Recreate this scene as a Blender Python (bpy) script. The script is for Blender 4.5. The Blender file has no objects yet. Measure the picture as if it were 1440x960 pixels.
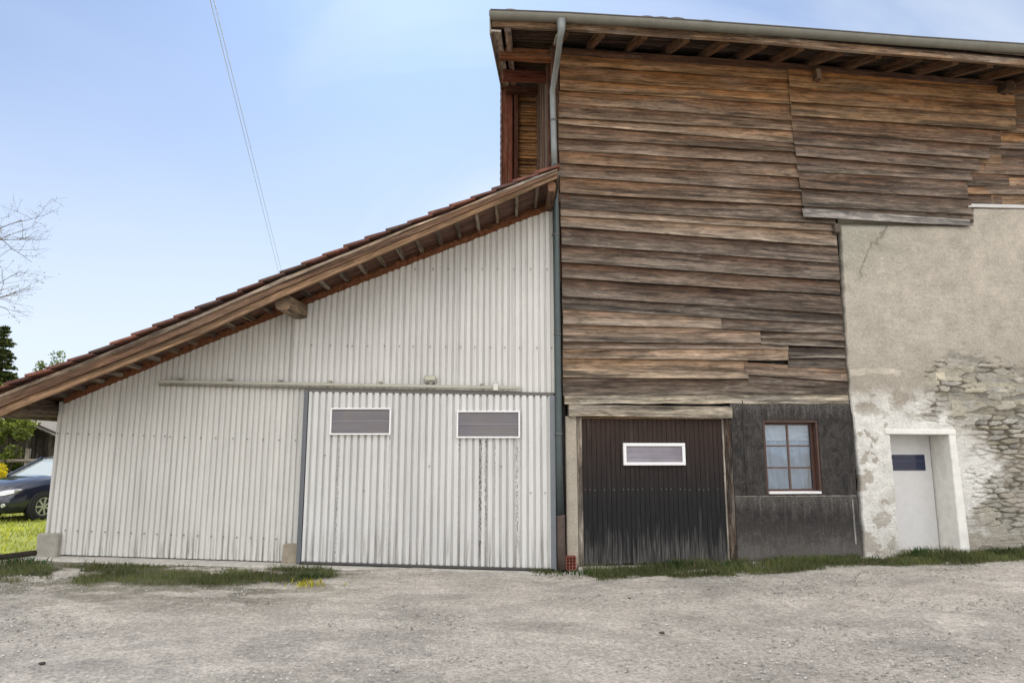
import bpy, math, random
import numpy as np
from mathutils import Vector, Matrix
random.seed(7); rng = np.random.default_rng(7)
R = math.radians
scene = bpy.context.scene
COL = scene.collection

# ------------------------------------------------------------------ camera
CAMZ, CAMD, F = 1.65, 10.1, 960.0
PITCH = math.atan(155/960)
cam = bpy.data.cameras.new('camera'); cam.sensor_width = 36; cam.lens = 24.0
cam.clip_end = 3000; cam.clip_start = .05
camo = bpy.data.objects.new('camera', cam); COL.objects.link(camo)
camo.location = (0, -CAMD, CAMZ); camo.rotation_euler = (math.pi/2 + PITCH, 0, 0)
scene.camera = camo
# ------------------------------------------------------------------ world + sun
SUN_EL, SUN_AZ = 40.0, -8.0     # azimuth measured from +Y towards +X
w = bpy.data.worlds.new('World'); scene.world = w; w.use_nodes = True
nt = w.node_tree; nt.nodes.clear()
sky = nt.nodes.new('ShaderNodeTexSky'); sky.sky_type = 'NISHITA'; sky.sun_disc = False
sky.sun_elevation = R(SUN_EL); sky.sun_rotation = R(SUN_AZ)
sky.air_density = 1.0; sky.dust_density = 0.6; sky.ozone_density = 1.2
bg = nt.nodes.new('ShaderNodeBackground'); bg.inputs[1].default_value = 0.11
wo = nt.nodes.new('ShaderNodeOutputWorld')
# bright cloud added unseen overhead and behind the camera to light facade and yard
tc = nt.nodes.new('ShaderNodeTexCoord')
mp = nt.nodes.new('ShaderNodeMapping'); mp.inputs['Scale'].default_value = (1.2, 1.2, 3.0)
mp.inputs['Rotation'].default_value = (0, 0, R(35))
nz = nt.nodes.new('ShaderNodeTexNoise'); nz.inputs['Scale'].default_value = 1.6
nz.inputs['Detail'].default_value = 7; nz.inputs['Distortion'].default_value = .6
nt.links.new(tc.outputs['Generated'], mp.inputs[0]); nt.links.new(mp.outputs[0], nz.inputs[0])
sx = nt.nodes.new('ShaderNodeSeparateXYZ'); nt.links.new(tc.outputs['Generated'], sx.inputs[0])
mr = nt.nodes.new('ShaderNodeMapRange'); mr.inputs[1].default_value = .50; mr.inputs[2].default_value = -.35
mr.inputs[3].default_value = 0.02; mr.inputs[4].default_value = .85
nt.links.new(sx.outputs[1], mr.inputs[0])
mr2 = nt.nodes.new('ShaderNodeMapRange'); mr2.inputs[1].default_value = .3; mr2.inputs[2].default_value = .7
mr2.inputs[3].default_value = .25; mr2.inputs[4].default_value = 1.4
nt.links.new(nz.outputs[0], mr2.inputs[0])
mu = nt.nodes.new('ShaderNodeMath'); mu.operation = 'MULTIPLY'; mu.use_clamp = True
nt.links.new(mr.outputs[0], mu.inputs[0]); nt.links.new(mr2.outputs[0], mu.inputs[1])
def vm(op, a, b):
    n_ = nt.nodes.new('ShaderNodeVectorMath'); n_.operation = op
    for i_, q_ in enumerate((a, b)):
        if isinstance(q_, bpy.types.NodeSocket): nt.links.new(q_, n_.inputs[i_])
        else: n_.inputs[i_].default_value = q_
    return n_.outputs[0]
# tone curve: the glare round the sun rolls off instead of growing without limit
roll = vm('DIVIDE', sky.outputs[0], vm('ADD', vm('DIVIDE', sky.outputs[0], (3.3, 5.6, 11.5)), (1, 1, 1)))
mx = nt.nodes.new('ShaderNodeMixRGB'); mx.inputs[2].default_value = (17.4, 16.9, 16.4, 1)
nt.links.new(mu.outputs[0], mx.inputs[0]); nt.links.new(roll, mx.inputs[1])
hz = nt.nodes.new('ShaderNodeMapRange'); hz.inputs[1].default_value = -.02; hz.inputs[2].default_value = .58
hz.inputs[3].default_value = .8; hz.inputs[4].default_value = 0; hz.interpolation_type = 'SMOOTHSTEP'
nt.links.new(sx.outputs[2], hz.inputs[0])
mh = nt.nodes.new('ShaderNodeMixRGB'); mh.inputs[2].default_value = (4.7, 5.0, 5.35, 1)
cm = nt.nodes.new('ShaderNodeMapping'); cm.inputs['Scale'].default_value = (.8, 5.5, 1.2); cm.inputs['Rotation'].default_value = (R(20), R(15), R(60))
cn = nt.nodes.new('ShaderNodeTexNoise'); cn.inputs['Scale'].default_value = 1.5; cn.inputs['Detail'].default_value = 8; cn.inputs['Distortion'].default_value = .9
nt.links.new(tc.outputs['Generated'], cm.inputs[0]); nt.links.new(cm.outputs[0], cn.inputs[0])
cr_ = nt.nodes.new('ShaderNodeMapRange'); cr_.inputs[1].default_value = .48; cr_.inputs[2].default_value = .75; cr_.inputs[3].default_value = 0; cr_.inputs[4].default_value = .45
nt.links.new(cn.outputs[0], cr_.inputs[0])
mw = nt.nodes.new('ShaderNodeMixRGB'); mw.inputs[2].default_value = (4.6, 4.95, 5.3, 1)
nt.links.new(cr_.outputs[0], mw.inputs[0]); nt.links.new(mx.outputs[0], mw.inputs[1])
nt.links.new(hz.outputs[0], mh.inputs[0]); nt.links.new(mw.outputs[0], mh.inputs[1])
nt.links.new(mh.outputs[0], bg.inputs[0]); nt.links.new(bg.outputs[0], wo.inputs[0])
sl = bpy.data.lights.new('sun', 'SUN'); sl.energy = 3.6; sl.angle = R(.55); sl.color = (1, .93, .82)
so = bpy.data.objects.new('sun', sl); COL.objects.link(so)
sd = Vector((math.sin(R(SUN_AZ))*math.cos(R(SUN_EL)), math.cos(R(SUN_AZ))*math.cos(R(SUN_EL)), math.sin(R(SUN_EL))))
so.rotation_euler = sd.to_track_quat('Z', 'Y').to_euler()
vs = scene.view_settings; vs.view_transform = 'Standard'; vs.look = 'None'; vs.gamma = 1
vs.use_curve_mapping = False; vs.exposure = 0.90
scene.render.engine = 'CYCLES'

# ------------------------------------------------------------------ measuring helpers
def ray(px, py):
    u = (px-720)/F; v = (480-py)/F
    return Vector((u, math.cos(PITCH)-v*math.sin(PITCH), math.sin(PITCH)+v*math.cos(PITCH)))
def S(px, py, d=0.0):
    """point of the shed's front plane (d metres in front of it)"""
    r = ray(px, py); t = (CAMD-d)/r.y
    return Vector((r.x*t, -d, CAMZ+r.z*t))
C0 = S(787, 800)
BYAW = R(5)
BX = Vector((math.cos(BYAW), math.sin(BYAW), 0)); BN = Vector((math.sin(BYAW), -math.cos(BYAW), 0))
def B(px, py, d=0.0):
    """barn-local point (x along facade, y into the building, z up) on the plane d in front of the barn facade"""
    r = ray(px, py); o = Vector((0, -CAMD, CAMZ)) - Vector((C0.x, 0, 0))
    t = (d - o.dot(BN))/r.dot(BN)
    p = o + r*t
    return Vector((p.dot(BX), -d, p.z))
def b2w(p):
    return Vector((C0.x, 0, 0)) + BX*p.x - BN*p.y + Vector((0, 0, p.z))
def lerp(a, b, t): return a+(b-a)*t
def interp(x, xs, ys): return float(np.interp(x, xs, ys))

_tab = rng.random((256, 256))
def vnoise(x, y):
    xi = np.floor(x).astype(int); yi = np.floor(y).astype(int)
    fx = x-xi; fy = y-yi; fx = fx*fx*(3-2*fx); fy = fy*fy*(3-2*fy)
    a = _tab[xi % 256, yi % 256]; b = _tab[(xi+1) % 256, yi % 256]
    c = _tab[xi % 256, (yi+1) % 256]; d = _tab[(xi+1) % 256, (yi+1) % 256]
    return (a*(1-fx)+b*fx)*(1-fy)+(c*(1-fx)+d*fx)*fy
def fbm(x, y, o=4, s=0.0):
    r = 0; a = .5; x = np.asarray(x, float)+s; y = np.asarray(y, float)+s*1.7
    for k in range(o):
        r = r + a*vnoise(x, y); x = x*2.03+11.3; y = y*2.03+5.7; a *= .5
    return r/(1-.5**o)
def sst(a, b, x):
    t = np.clip((x-a)/(b-a), 0, 1); return t*t*(3-2*t)
def srgb(r, g, b):
    f = lambda c: c/12.92 if c <= .04045 else ((c+.055)/1.055)**2.4
    return (f(r/255), f(g/255), f(b/255))
def sc(c, k): return (c[0]*k, c[1]*k, c[2]*k)

# ------------------------------------------------------------------ mesh builder
class MB:
    def __init__(s): s.v = []; s.f = []; s.uv = []; s.c = []; s.m = []; s.sm = []
    def face(s, idx, uvs, col, mat=0, smooth=False):
        s.f.append(tuple(idx)); s.uv.extend(uvs); s.c.append((col, len(idx))); s.m.append(mat); s.sm.append(smooth)
    def loft(s, rings, col=(.5, .5, .5), mat=0, closed=True, caps=True, smooth=False, uoff=None):
        n = len(rings[0]); base = len(s.v)
        for r in rings: s.v.extend([tuple(p) for p in r])
        u0 = random.uniform(0, 60) if uoff is None else uoff; v0 = random.uniform(0, 60) if uoff is None else uoff
        us = [u0]
        for i in range(1, len(rings)):
            us.append(us[-1]+(Vector(rings[i][0])-Vector(rings[i-1][0])).length)
        vv = [v0]
        for j in range(1, n+1):
            vv.append(vv[-1]+(Vector(rings[0][j % n])-Vector(rings[0][j-1])).length)
        m = n if closed else n-1
        for i in range(len(rings)-1):
            for j in range(m):
                k = (j+1) % n
                cc_ = [col[j], col[k], col[k], col[j]] if isinstance(col, list) else col
                s.face((base+i*n+j, base+i*n+k, base+(i+1)*n+k, base+(i+1)*n+j),
                       [(us[i], vv[j]), (us[i], vv[j+1]), (us[i+1], vv[j+1]), (us[i+1], vv[j])], cc_, mat, smooth)
        if isinstance(col, list): col = col[0]
        if caps and closed:
            s.face([base+j for j in range(n)][::-1], [(us[0]+.02*j, v0) for j in range(n)], col, mat)
            e = base+(len(rings)-1)*n
            s.face([e+j for j in range(n)], [(us[-1]+.02*j, v0) for j in range(n)], col, mat)
    def box(s, x0, x1, y0, y1, z0, z1, col=(.5, .5, .5), mat=0, axis='x', jit=0):
        j = lambda: random.uniform(-jit, jit)
        if axis == 'x':
            rg = [[(x+j(), y0, z0+j()), (x+j(), y1, z0), (x+j(), y1, z1), (x+j(), y0, z1+j())] for x in (x0, x1)]
            rg = [[r[0], r[3], r[2], r[1]] for r in rg][::1]
        elif axis == 'z':
            rg = [[(x0+j(), y0, z), (x1+j(), y0, z), (x1, y1, z), (x0, y1, z)] for z in (z0, z1)]
        else:
            rg = [[(x0, y, z0), (x0, y, z1), (x1, y, z1), (x1, y, z0)] for y in (y0, y1)]
        s.loft(rg, col, mat)
    def tube(s, pts, r, col=(.5, .5, .5), n=10, mat=0, smooth=True, caps=True):
        pts = [Vector(p) for p in pts]; rings = []
        rr = r if isinstance(r, (list, tuple)) else [r]*len(pts)
        t0 = (pts[1]-pts[0]).normalized(); a = t0.orthogonal().normalized()
        for i, p in enumerate(pts):
            t = (pts[min(i+1, len(pts)-1)]-pts[max(i-1, 0)]).normalized()
            a = (a - t*a.dot(t)).normalized(); b = t.cross(a)
            rings.append([p+(a*math.cos(2*math.pi*k/n)+b*math.sin(2*math.pi*k/n))*rr[i] for k in range(n)])
        s.loft(rings, col, mat, True, caps, smooth)
    def beam(s, A, Bp, w, h, col, up=Vector((0, 0, 1)), mat=0, seg=1, jit=0.0):
        A = Vector(A); Bp = Vector(Bp); t = (Bp-A).normalized()
        a = up.cross(t).normalized(); b = t.cross(a)
        rings = []
        for i in range(seg+1):
            p = lerp(A, Bp, i/seg); q = [random.uniform(-jit, jit) for _ in range(4)]
            rings.append([p+a*(w/2+q[0])+b*(h/2+q[1]), p-a*(w/2+q[0])+b*(h/2+q[2]), p-a*(w/2+q[3])-b*(h/2), p+a*(w/2+q[3])-b*(h/2+q[1])])
        s.loft(rings, col, mat)
    def build(s, name, mats, parent=None, bevel=0, recalc=True, loc=None):
        me = bpy.data.meshes.new(name); me.from_pydata(s.v, [], s.f)
        uv = me.uv_layers.new(name='UVMap'); uv.data.foreach_set('uv', np.array(s.uv, dtype=np.float32).ravel())
        ca = me.color_attributes.new('Col', 'FLOAT_COLOR', 'CORNER')
        arr = []
        for c, n in s.c:
            if isinstance(c, list):
                for q in c: arr.extend([q[0], q[1], q[2], 1.0])
            else: arr.extend([c[0], c[1], c[2], 1.0]*n)
        ca.data.foreach_set('color', np.array(arr, dtype=np.float32))
        me.polygons.foreach_set('material_index', s.m); me.polygons.foreach_set('use_smooth', s.sm)
        for m in (mats if isinstance(mats, (list, tuple)) else [mats]): me.materials.append(m)
        if recalc:
            import bmesh
            bm = bmesh.new(); bm.from_mesh(me); bmesh.ops.recalc_face_normals(bm, faces=bm.faces); bm.to_mesh(me); bm.free()
        me.update()
        o = bpy.data.objects.new(name, me); COL.objects.link(o)
        if parent: o.parent = parent
        if loc: o.location = loc
        if bevel:
            b = o.modifiers.new('bevel', 'BEVEL'); b.width = bevel; b.segments = 1; b.limit_method = 'ANGLE'
        return o
def grid_obj(name, X, Y, Z, cols, mat, parent=None, keep=None, smooth=True):
    """X,Y,Z arrays (n,m); cols (n,m,3)"""
    n, m = X.shape
    me = bpy.data.meshes.new(name)
    v = np.stack([X, Y, Z], -1).reshape(-1, 3)
    i = np.arange(n*m).reshape(n, m)
    f = np.stack([i[:-1, :-1], i[:-1, 1:], i[1:, 1:], i[1:, :-1]], -1).reshape(-1, 4)
    if keep is not None: f = f[keep.ravel()]
    me.vertices.add(len(v)); me.vertices.foreach_set('co', v.astype(np.float32).ravel())
    me.loops.add(len(f)*4); me.loops.foreach_set('vertex_index', f.astype(np.int32).ravel())
    me.polygons.add(len(f)); me.polygons.foreach_set('loop_start', np.arange(0, len(f)*4, 4, dtype=np.int32))
    me.polygons.foreach_set('loop_total', np.full(len(f), 4, dtype=np.int32))
    me.update(calc_edges=True); me.validate()
    me.polygons.foreach_set('use_smooth', [smooth]*len(me.polygons))
    if cols is not None:
        ca = me.color_attributes.new('Col', 'FLOAT_COLOR', 'POINT')
        c4 = np.concatenate([cols, np.ones((n, m, 1))], -1)
        ca.data.foreach_set('color', c4.astype(np.float32).ravel())
    me.materials.append(mat)
    o = bpy.data.objects.new(name, me); COL.objects.link(o)
    if parent: o.parent = parent
    return o
def tri_obj(name, V, Fc, cols, mat, parent=None, k=3):
    """V (n,3), Fc (f,k), cols per face (f,3)"""
    me = bpy.data.meshes.new(name)
    me.vertices.add(len(V)); me.vertices.foreach_set('co', V.astype(np.float32).ravel())
    me.loops.add(len(Fc)*k); me.loops.foreach_set('vertex_index', Fc.astype(np.int32).ravel())
    me.polygons.add(len(Fc)); me.polygons.foreach_set('loop_start', np.arange(0, len(Fc)*k, k, dtype=np.int32))
    me.polygons.foreach_set('loop_total', np.full(len(Fc), k, dtype=np.int32))
    me.update(calc_edges=True)
    ca = me.color_attributes.new('Col', 'FLOAT_COLOR', 'CORNER')
    c = np.repeat(np.concatenate([cols, np.ones((len(cols), 1))], -1), k, axis=0)
    ca.data.foreach_set('color', c.astype(np.float32).ravel())
    me.materials.append(mat)
    o = bpy.data.objects.new(name, me); COL.objects.link(o)
    if parent: o.parent = parent
    return o
def tag(o, label=None, cat=None, group=None, kind=None):
    if label: o['label'] = label
    if cat: o['category'] = cat
    if group: o['group'] = group
    if kind: o['kind'] = kind
    return o
def empty(name, loc=(0, 0, 0), rz=0):
    o = bpy.data.objects.new(name, None); COL.objects.link(o); o.location = loc; o.rotation_euler = (0, 0, rz)
    o.empty_display_size = .3
    return o

# ------------------------------------------------------------------ materials
class NT:
    def __init__(s, name):
        s.m = bpy.data.materials.new(name); s.m.use_nodes = True; s.t = s.m.node_tree
        s.p = s.t.nodes['Principled BSDF']
    def n(s, typ, **kw):
        nd = s.t.nodes.new('ShaderNode'+typ)
        for k, v in kw.items():
            if k in ('operation', 'blend_type', 'feature', 'attribute_name', 'noise_dimensions', 'data_type', 'use_clamp', 'interpolation_type', 'distance'): setattr(nd, k, v)
            else:
                key = int(k[1:]) if k[0] == 'i' and k[1:].isdigit() else k.replace('_', ' ')
                if isinstance(v, bpy.types.NodeSocket): s.t.links.new(v, nd.inputs[key])
                else: nd.inputs[key].default_value = v
        return nd
    def set(s, key, v):
        if isinstance(v, bpy.types.NodeSocket): s.t.links.new(v, s.p.inputs[key])
        else: s.p.inputs[key].default_value = v
    def col(s): return s.n('Attribute', attribute_name='Col').outputs['Color']
    def obj(s): return s.n('TexCoord').outputs['Object']
    def uv(s): return s.n('TexCoord').outputs['UV']
    def map(s, vec, scale, loc=(0, 0, 0)): return s.n('Mapping', Vector=vec, Scale=scale, Location=loc).outputs[0]
    def noise(s, vec, scale=1, detail=5, rough=.6, dist=0):
        return s.n('TexNoise', Vector=vec, Scale=scale, Detail=detail, Roughness=rough, Distortion=dist).outputs['Fac']
    def rng(s, v, a, b, c, d, smooth=False):
        nd = s.n('MapRange', i0=v, i1=a, i2=b, i3=c, i4=d)
        if smooth: nd.interpolation_type = 'SMOOTHSTEP'
        return nd.outputs[0]
    def mul(s, a, b): return s.n('Math', operation='MULTIPLY', i0=a, i1=b).outputs[0]
    def add(s, a, b): return s.n('Math', operation='ADD', i0=a, i1=b).outputs[0]
    def mix(s, f, a, b, mode='MIX'):
        def rgba(c): return c if isinstance(c, bpy.types.NodeSocket) else (c[0], c[1], c[2], 1)
        return s.n('MixRGB', blend_type=mode, i0=f, i1=rgba(a), i2=rgba(b)).outputs[0]
    def gain(s, c, f):   # colour * scalar socket
        cb = s.n('CombineXYZ', i0=f, i1=f, i2=f).outputs[0]
        return s.mix(1.0, c, cb, 'MULTIPLY')
    def bump(s, h, strength=.4, dist=.01):
        nd = s.n('Bump', Height=h, Strength=strength, Distance=dist); s.t.links.new(nd.outputs[0], s.p.inputs['Normal'])

def mat_wood(name, grey=.35, contrast=1.0, rough=.85, bump=.6, greycol=(.30, .275, .24), nails=False):
    m = NT(name); uv = m.uv(); c = m.col()
    fine = m.noise(m.map(uv, (3.6, 44, 1)), 1, 8, .75, .6)
    band = m.noise(m.map(uv, (.9, 16, 1)), 1, 5, .6, .8)
    blot = m.noise(m.map(uv, (.55, 3.5, 1)), 1, 5, .6, .5)
    f = m.mul(m.mul(m.rng(fine, .3, .7, max(.2, 1-.42*contrast), 1+.38*contrast), m.rng(band, .3, .72, max(.3, 1-.38*contrast), 1+.4*contrast)), .74)
    base = m.gain(c, f)
    gm = m.rng(blot, .44, .68, 0, grey, True)
    gm = m.mul(gm, m.rng(fine, .38, .62, .45, 1.25))
    base = m.mix(gm, base, greycol)
    # knots
    vo = m.n('TexVoronoi', Vector=m.map(uv, (1.5, 7.5, 1)), Scale=1.0, Randomness=1.0).outputs['Distance']
    kn = m.rng(vo, .05, .13, .45, 1.0, True)
    base = m.gain(base, kn)
    bl2 = m.noise(m.map(uv, (2.6, 10, 1), (4, 4, 0)), 1, 6, .7, .8)
    base = m.gain(base, m.rng(bl2, .34, .66, 1-.3*contrast, 1+.3*contrast))
    # pale scuffs and raised grain
    sf = m.noise(m.map(uv, (5, 42, 1), (7, 2, 0)), 1, 6, .75, .6)
    base = m.mix(m.mul(m.rng(sf, .55, .68, 0, .6*contrast), m.rng(blot, .35, .6, .25, 1)), base, (greycol[0]*1.5, greycol[1]*1.5, greycol[2]*1.5))
    wet = m.noise(m.map(uv, (.35, 9, 1), (1, 5, 0)), 1, 5, .7, 1.0)
    base = m.gain(base, m.rng(wet, .36, .54, .42, 1.12, True))
    # fine drying cracks
    cr = m.noise(m.map(uv, (1.6, 46, 1), (3, 9, 0)), 1, 3, .5)
    base = m.gain(base, m.rng(cr, .32, .40, .35, 1.0))
    if nails:
        xyz = m.n('SeparateXYZ', i0=m.obj()).outputs
        fr = m.n('Math', operation='FRACT', i0=m.mul(xyz[0], 1/1.07)).outputs[0]
        da = m.n('Math', operation='ABSOLUTE', i0=m.add(fr, -.5)).outputs[0]
        sp_ = m.noise(m.map(m.obj(), (9, 9, 30)), 1, 3, .6)
        base = m.gain(base, m.n('Math', operation='MAXIMUM', i0=m.rng(da, .006, .014, .4, 1, True), i1=m.rng(sp_, .50, .58, 1, 0)).outputs[0])
    m.set('Base Color', base); m.set('Roughness', rough); m.set('Specular IOR Level', .25)
    m.bump(m.add(m.mul(fine, .6), m.add(band, m.mul(cr, .5))), bump, .006)
    return m.m
def mat_plain(name, col=None, rough=.6, metal=0, var=.15, scale=6, bump=0.1, spec=.5, stretch=(1, 1, 1)):
    m = NT(name); c = m.col() if col is None else (col[0], col[1], col[2])
    n1 = m.noise(m.map(m.obj(), stretch), scale, 6, .6); n2 = m.noise(m.obj(), scale*9, 4, .6)
    f = m.mul(m.rng(n1, .3, .7, 1-var, 1+var), m.rng(n2, .3, .7, 1-var*.5, 1+var*.5))
    if col is not None:
        rgb = m.n('RGB'); rgb.outputs[0].default_value = (*col, 1); c = rgb.outputs[0]
    m.set('Base Color', m.gain(c, f)); m.set('Roughness', rough); m.set('Metallic', metal); m.set('Specular IOR Level', spec)
    if bump: m.bump(m.add(n1, m.mul(n2, .4)), bump, .01)
    return m.m
def mat_leaf(name):
    m = NT(name); c = m.col(); m.set('Base Color', c); m.set('Roughness', .6); m.set('Specular IOR Level', .25)
    tr = m.n('BsdfTranslucent', Color=m.mix(1.0, c, (1.0, 1.0, .55), 'MULTIPLY'))
    ms = m.n('MixShader', i0=.42); m.t.links.new(m.p.outputs[0], ms.inputs[1]); m.t.links.new(tr.outputs[0], ms.inputs[2])
    m.t.links.new(ms.outputs[0], m.t.nodes['Material Output'].inputs[0])
    return m.m
def mat_glass(name, tint=(.9, .95, 1), refl=.12, opac=.12, rough=.03):
    m = NT(name); t = m.t
    tr = m.n('BsdfTransparent', Color=(*tint, 1)); gl = m.n('BsdfGlossy', Roughness=rough, Color=(1, 1, 1, 1))
    lw = m.n('LayerWeight', Blend=.25).outputs['Fresnel']
    wav = m.noise(m.obj(), 2.2, 2, .5); bp = m.n('Bump', Height=wav, Strength=.08, Distance=.05)
    t.links.new(bp.outputs[0], gl.inputs['Normal'])
    ms = m.n('MixShader', i0=m.rng(lw, 0, 1, refl, 1.0)); t.links.new(tr.outputs[0], ms.inputs[1]); t.links.new(gl.outputs[0], ms.inputs[2])
    t.links.new(ms.outputs[0], t.nodes['Material Output'].inputs[0]); t.nodes.remove(m.p)
    return m.m

WOOD = mat_wood('weathered_wood', .34, 1.3, greycol=(.21, .18, .15), nails=False)
WOODT = mat_wood('barge_timber', .25, 1.2, greycol=(.2, .15, .11))
WOODG = mat_wood('grey_rotten_wood', .6, 1.5, .9, .9, (.30, .28, .25))
WOODR = mat_wood('roof_timber', .15, 1.0, greycol=(.2, .17, .14))
def mat_corr(name='corrugated_sheet', runs=()):
    m = NT(name); c = m.col(); o = m.obj()
    st = m.noise(m.map(o, (11, 1, .35)), 1, 5, .6); sp = m.noise(o, 38, 5, .7); lg = m.noise(o, .9, 4, .6)
    hi = m.noise(m.map(o, (30, 1, 1.2)), 1, 4, .6)
    f = m.mul(m.mul(m.rng(st, .3, .7, .9, 1.07), m.rng(sp, .25, .75, .93, 1.05)), m.rng(lg, .3, .7, .93, 1.05))
    c2 = m.gain(c, f)
    # grime: low down and in sparse vertical runs
    z = m.n('SeparateXYZ', i0=o).outputs[2]
    low = m.rng(z, .05, .7, .8, 0, True)
    dirt = m.mul(m.add(low, .12), m.rng(hi, .45, .72, 0, 1, True))
    c2 = m.mix(dirt, c2, (.17, .15, .12))
    if runs:
        xyz = m.n('SeparateXYZ', i0=o).outputs; fl_ = m.noise(m.map(o, (60, 1, 22)), 1, 5, .75)
        for x_, w_, z0_, z1_, st_ in runs:
            d_ = m.n('Math', operation='ABSOLUTE', i0=m.add(xyz[0], -x_)).outputs[0]
            a_ = m.rng(d_, w_*.5, w_, 1, 0); zz_ = m.mul(m.rng(xyz[2], z0_, z0_+.15, .35, 1), m.rng(xyz[2], z1_-.01, z1_, 1, 0))
            c2 = m.mix(m.mul(m.mul(a_, zz_), m.rng(fl_, .46, .56, 0, st_)), c2, (.07, .062, .055))
    m.set('Base Color', c2); m.set('Roughness', m.rng(lg, .3, .7, .42, .6)); m.set('Specular IOR Level', .4)
    m.bump(m.add(m.mul(sp, .4), lg), .12, .01)
    return m.m
CORR = mat_corr()
_rs = lambda px, w_, y0, y1, st: (S(px, 700, .1).x, w_/95, S(px, y1, .1).z, S(px, y0, .1).z, st)
CORRD = mat_corr('corrugated_door_sheet', [_rs(474, 2.2, 614, 790, .7), _rs(675.5, 2.6, 618, 785, .95), _rs(683, 2.2, 618, 745, .8), _rs(727, 2.6, 618, 780, .85), _rs(546, 1.5, 612, 628, .8), _rs(645, 1.4, 618, 645, .7), _rs(696, 1.4, 620, 700, .5)])
def mat_door():
    m = NT('dark_stained_boards'); uv = m.uv(); o = m.obj()
    fine = m.noise(m.map(uv, (2.5, 70, 1)), 1, 6, .65, .3); band = m.noise(m.map(uv, (.8, 12, 1)), 1, 4, .6)
    z = m.n('SeparateXYZ', i0=o).outputs[2]
    dark = m.mix(m.rng(z, .9, 2.1, 0, 1), (.0085, .0082, .009), (.030, .016, .011))
    dark = m.gain(dark, m.rng(fine, .3, .7, .55, 1.6))
    wz = m.add(z, m.rng(m.noise(m.map(uv, (1.0, 9, 1)), 1, 4, .6), .3, .7, -.38, .38))
    wear = m.mul(m.rng(wz, .0, .58, .8, 0, True), m.rng(fine, .40, .66, .05, .95))
    spots = m.mul(m.rng(band, .58, .74, 0, .3), m.rng(fine, .45, .7, 0, 1))
    c = m.mix(m.add(wear, spots), dark, (.19, .18, .165))
    m.set('Base Color', c); m.set('Roughness', .7); m.set('Specular IOR Level', .3)
    m.bump(m.add(fine, band), .5, .006)
    return m.m
DOORW = mat_door()
def mat_panel():
    m = NT('tarred_fibre_board'); o = m.obj()
    n1 = m.noise(m.map(o, (9, 9, 7)), 1, 7, .72, 1.2); n2 = m.noise(o, 60, 5, .7); n3 = m.noise(m.map(o, (26, 4, 2.2)), 1, 5, .65)
    z = m.n('SeparateXYZ', i0=o).outputs[2]
    c = m.gain(m.mix(m.rng(n1, .4, .65, 0, 1), (.014, .0125, .012), (.05, .044, .039)), m.rng(n2, .3, .7, .55, 1.5))
    wz = m.add(z, m.rng(n1, .3, .7, -.3, .3))
    wear = m.mul(m.rng(wz, .1, .62, .85, 0, True), m.rng(n2, .35, .65, .4, 1))
    up = m.mul(m.rng(n3, .55, .75, 0, .5), m.rng(n2, .4, .65, .2, 1))
    for ze in (float(B(1110, 563, .05).z), float(B(1110, 697, .05).z)):
        dr = m.mul(m.rng(m.add(z, m.rng(n3, .3, .7, -.12, .14)), ze-.24, ze-.02, 0, .8), m.rng(z, ze+.001, ze+.003, 1, 0)); up = m.add(up, m.mul(dr, m.rng(n2, .42, .6, 0, 1)))
    c = m.mix(m.mul(m.add(wear, up), .62), c, (.23, .21, .19))
    m.set('Base Color', c); m.set('Roughness', .75); m.set('Specular IOR Level', .35); m.bump(m.add(n1, m.mul(n2, .5)), .5, .012)
    return m.m
PANEL = mat_panel()
def mat_masonry():
    m = NT('rubble_and_render'); c = m.col(); o = m.obj()
    tw = m.noise(m.map(o, (1, 1, 2.6)), 13, 7, .7, 1.0)
    n1 = m.noise(o, 5, 8, .65); n2 = m.noise(o, 34, 6, .72); n3 = m.noise(m.map(o, (1, 1, 1.6)), 110, 4, .7)
    f = m.mul(m.mul(m.rng(n1, .3, .7, .86, 1.12), m.rng(n2, .3, .7, .82, 1.15)), m.rng(n3, .3, .7, .88, 1.1))
    f = m.mul(f, m.rng(tw, .3, .7, .88, 1.1)); m.set('Base Color', m.gain(c, f)); m.set('Roughness', .95); m.set('Specular IOR Level', .15)
    m.bump(m.add(m.add(n1, m.mul(tw, 1.2)), m.add(m.mul(n2, .9), m.mul(n3, .45))), .9, .02)
    return m.m
MASON = mat_masonry()
def mat_ground():
    m = NT('gravel_yard'); c = m.col(); o = m.obj()
    n0 = m.noise(o, .45, 6, .6, .5); n1 = m.noise(m.map(o, (1, 1.25, 1)), 1.3, 7, .62, .4); n2 = m.noise(o, 14, 6, .75); n3 = m.noise(o, 75, 4, .75)
    vo = m.n('TexVoronoi', Vector=o, Scale=42.0).outputs
    f = m.mul(m.mul(m.rng(n1, .3, .7, .78, 1.15), m.rng(n2, .28, .72, .78, 1.2)), m.mul(m.rng(n3, .3, .7, .72, 1.25), m.rng(n0, .3, .7, .9, 1.08)))
    g = m.gain(c, f)
    st = m.n('SeparateXYZ', i0=vo['Color']).outputs[0]
    g = m.gain(g, m.rng(st, 0, 1, .78, 1.2))
    pit = m.noise(m.map(o, (1, 1.8, 1), (3, 1, 0)), 26, 3, .6)
    g = m.gain(g, m.rng(pit, .29, .39, .35, 1.0, True))
    m.set('Base Color', g); m.set('Roughness', .95); m.set('Specular IOR Level', .15)
    m.bump(m.add(m.mul(n2, 1.2), m.add(m.mul(n3, .5), m.mul(vo['Distance'], -.35))), .8, .018)
    return m.m
GROUND = mat_ground()
LEAF = mat_leaf('leaf')
TILE = mat_plain('clay_tile', None, .85, 0, .35, 9, .5, .3)
LIMEW = mat_plain('limewashed_render', None, .9, 0, .10, 7, .5, .2)
CONC = mat_plain('concrete', None, .95, 0, .2, 9, .6, .2)
ZINC = mat_plain('zinc_gutter', None, .5, .35, .14, 5, .15)
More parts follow.
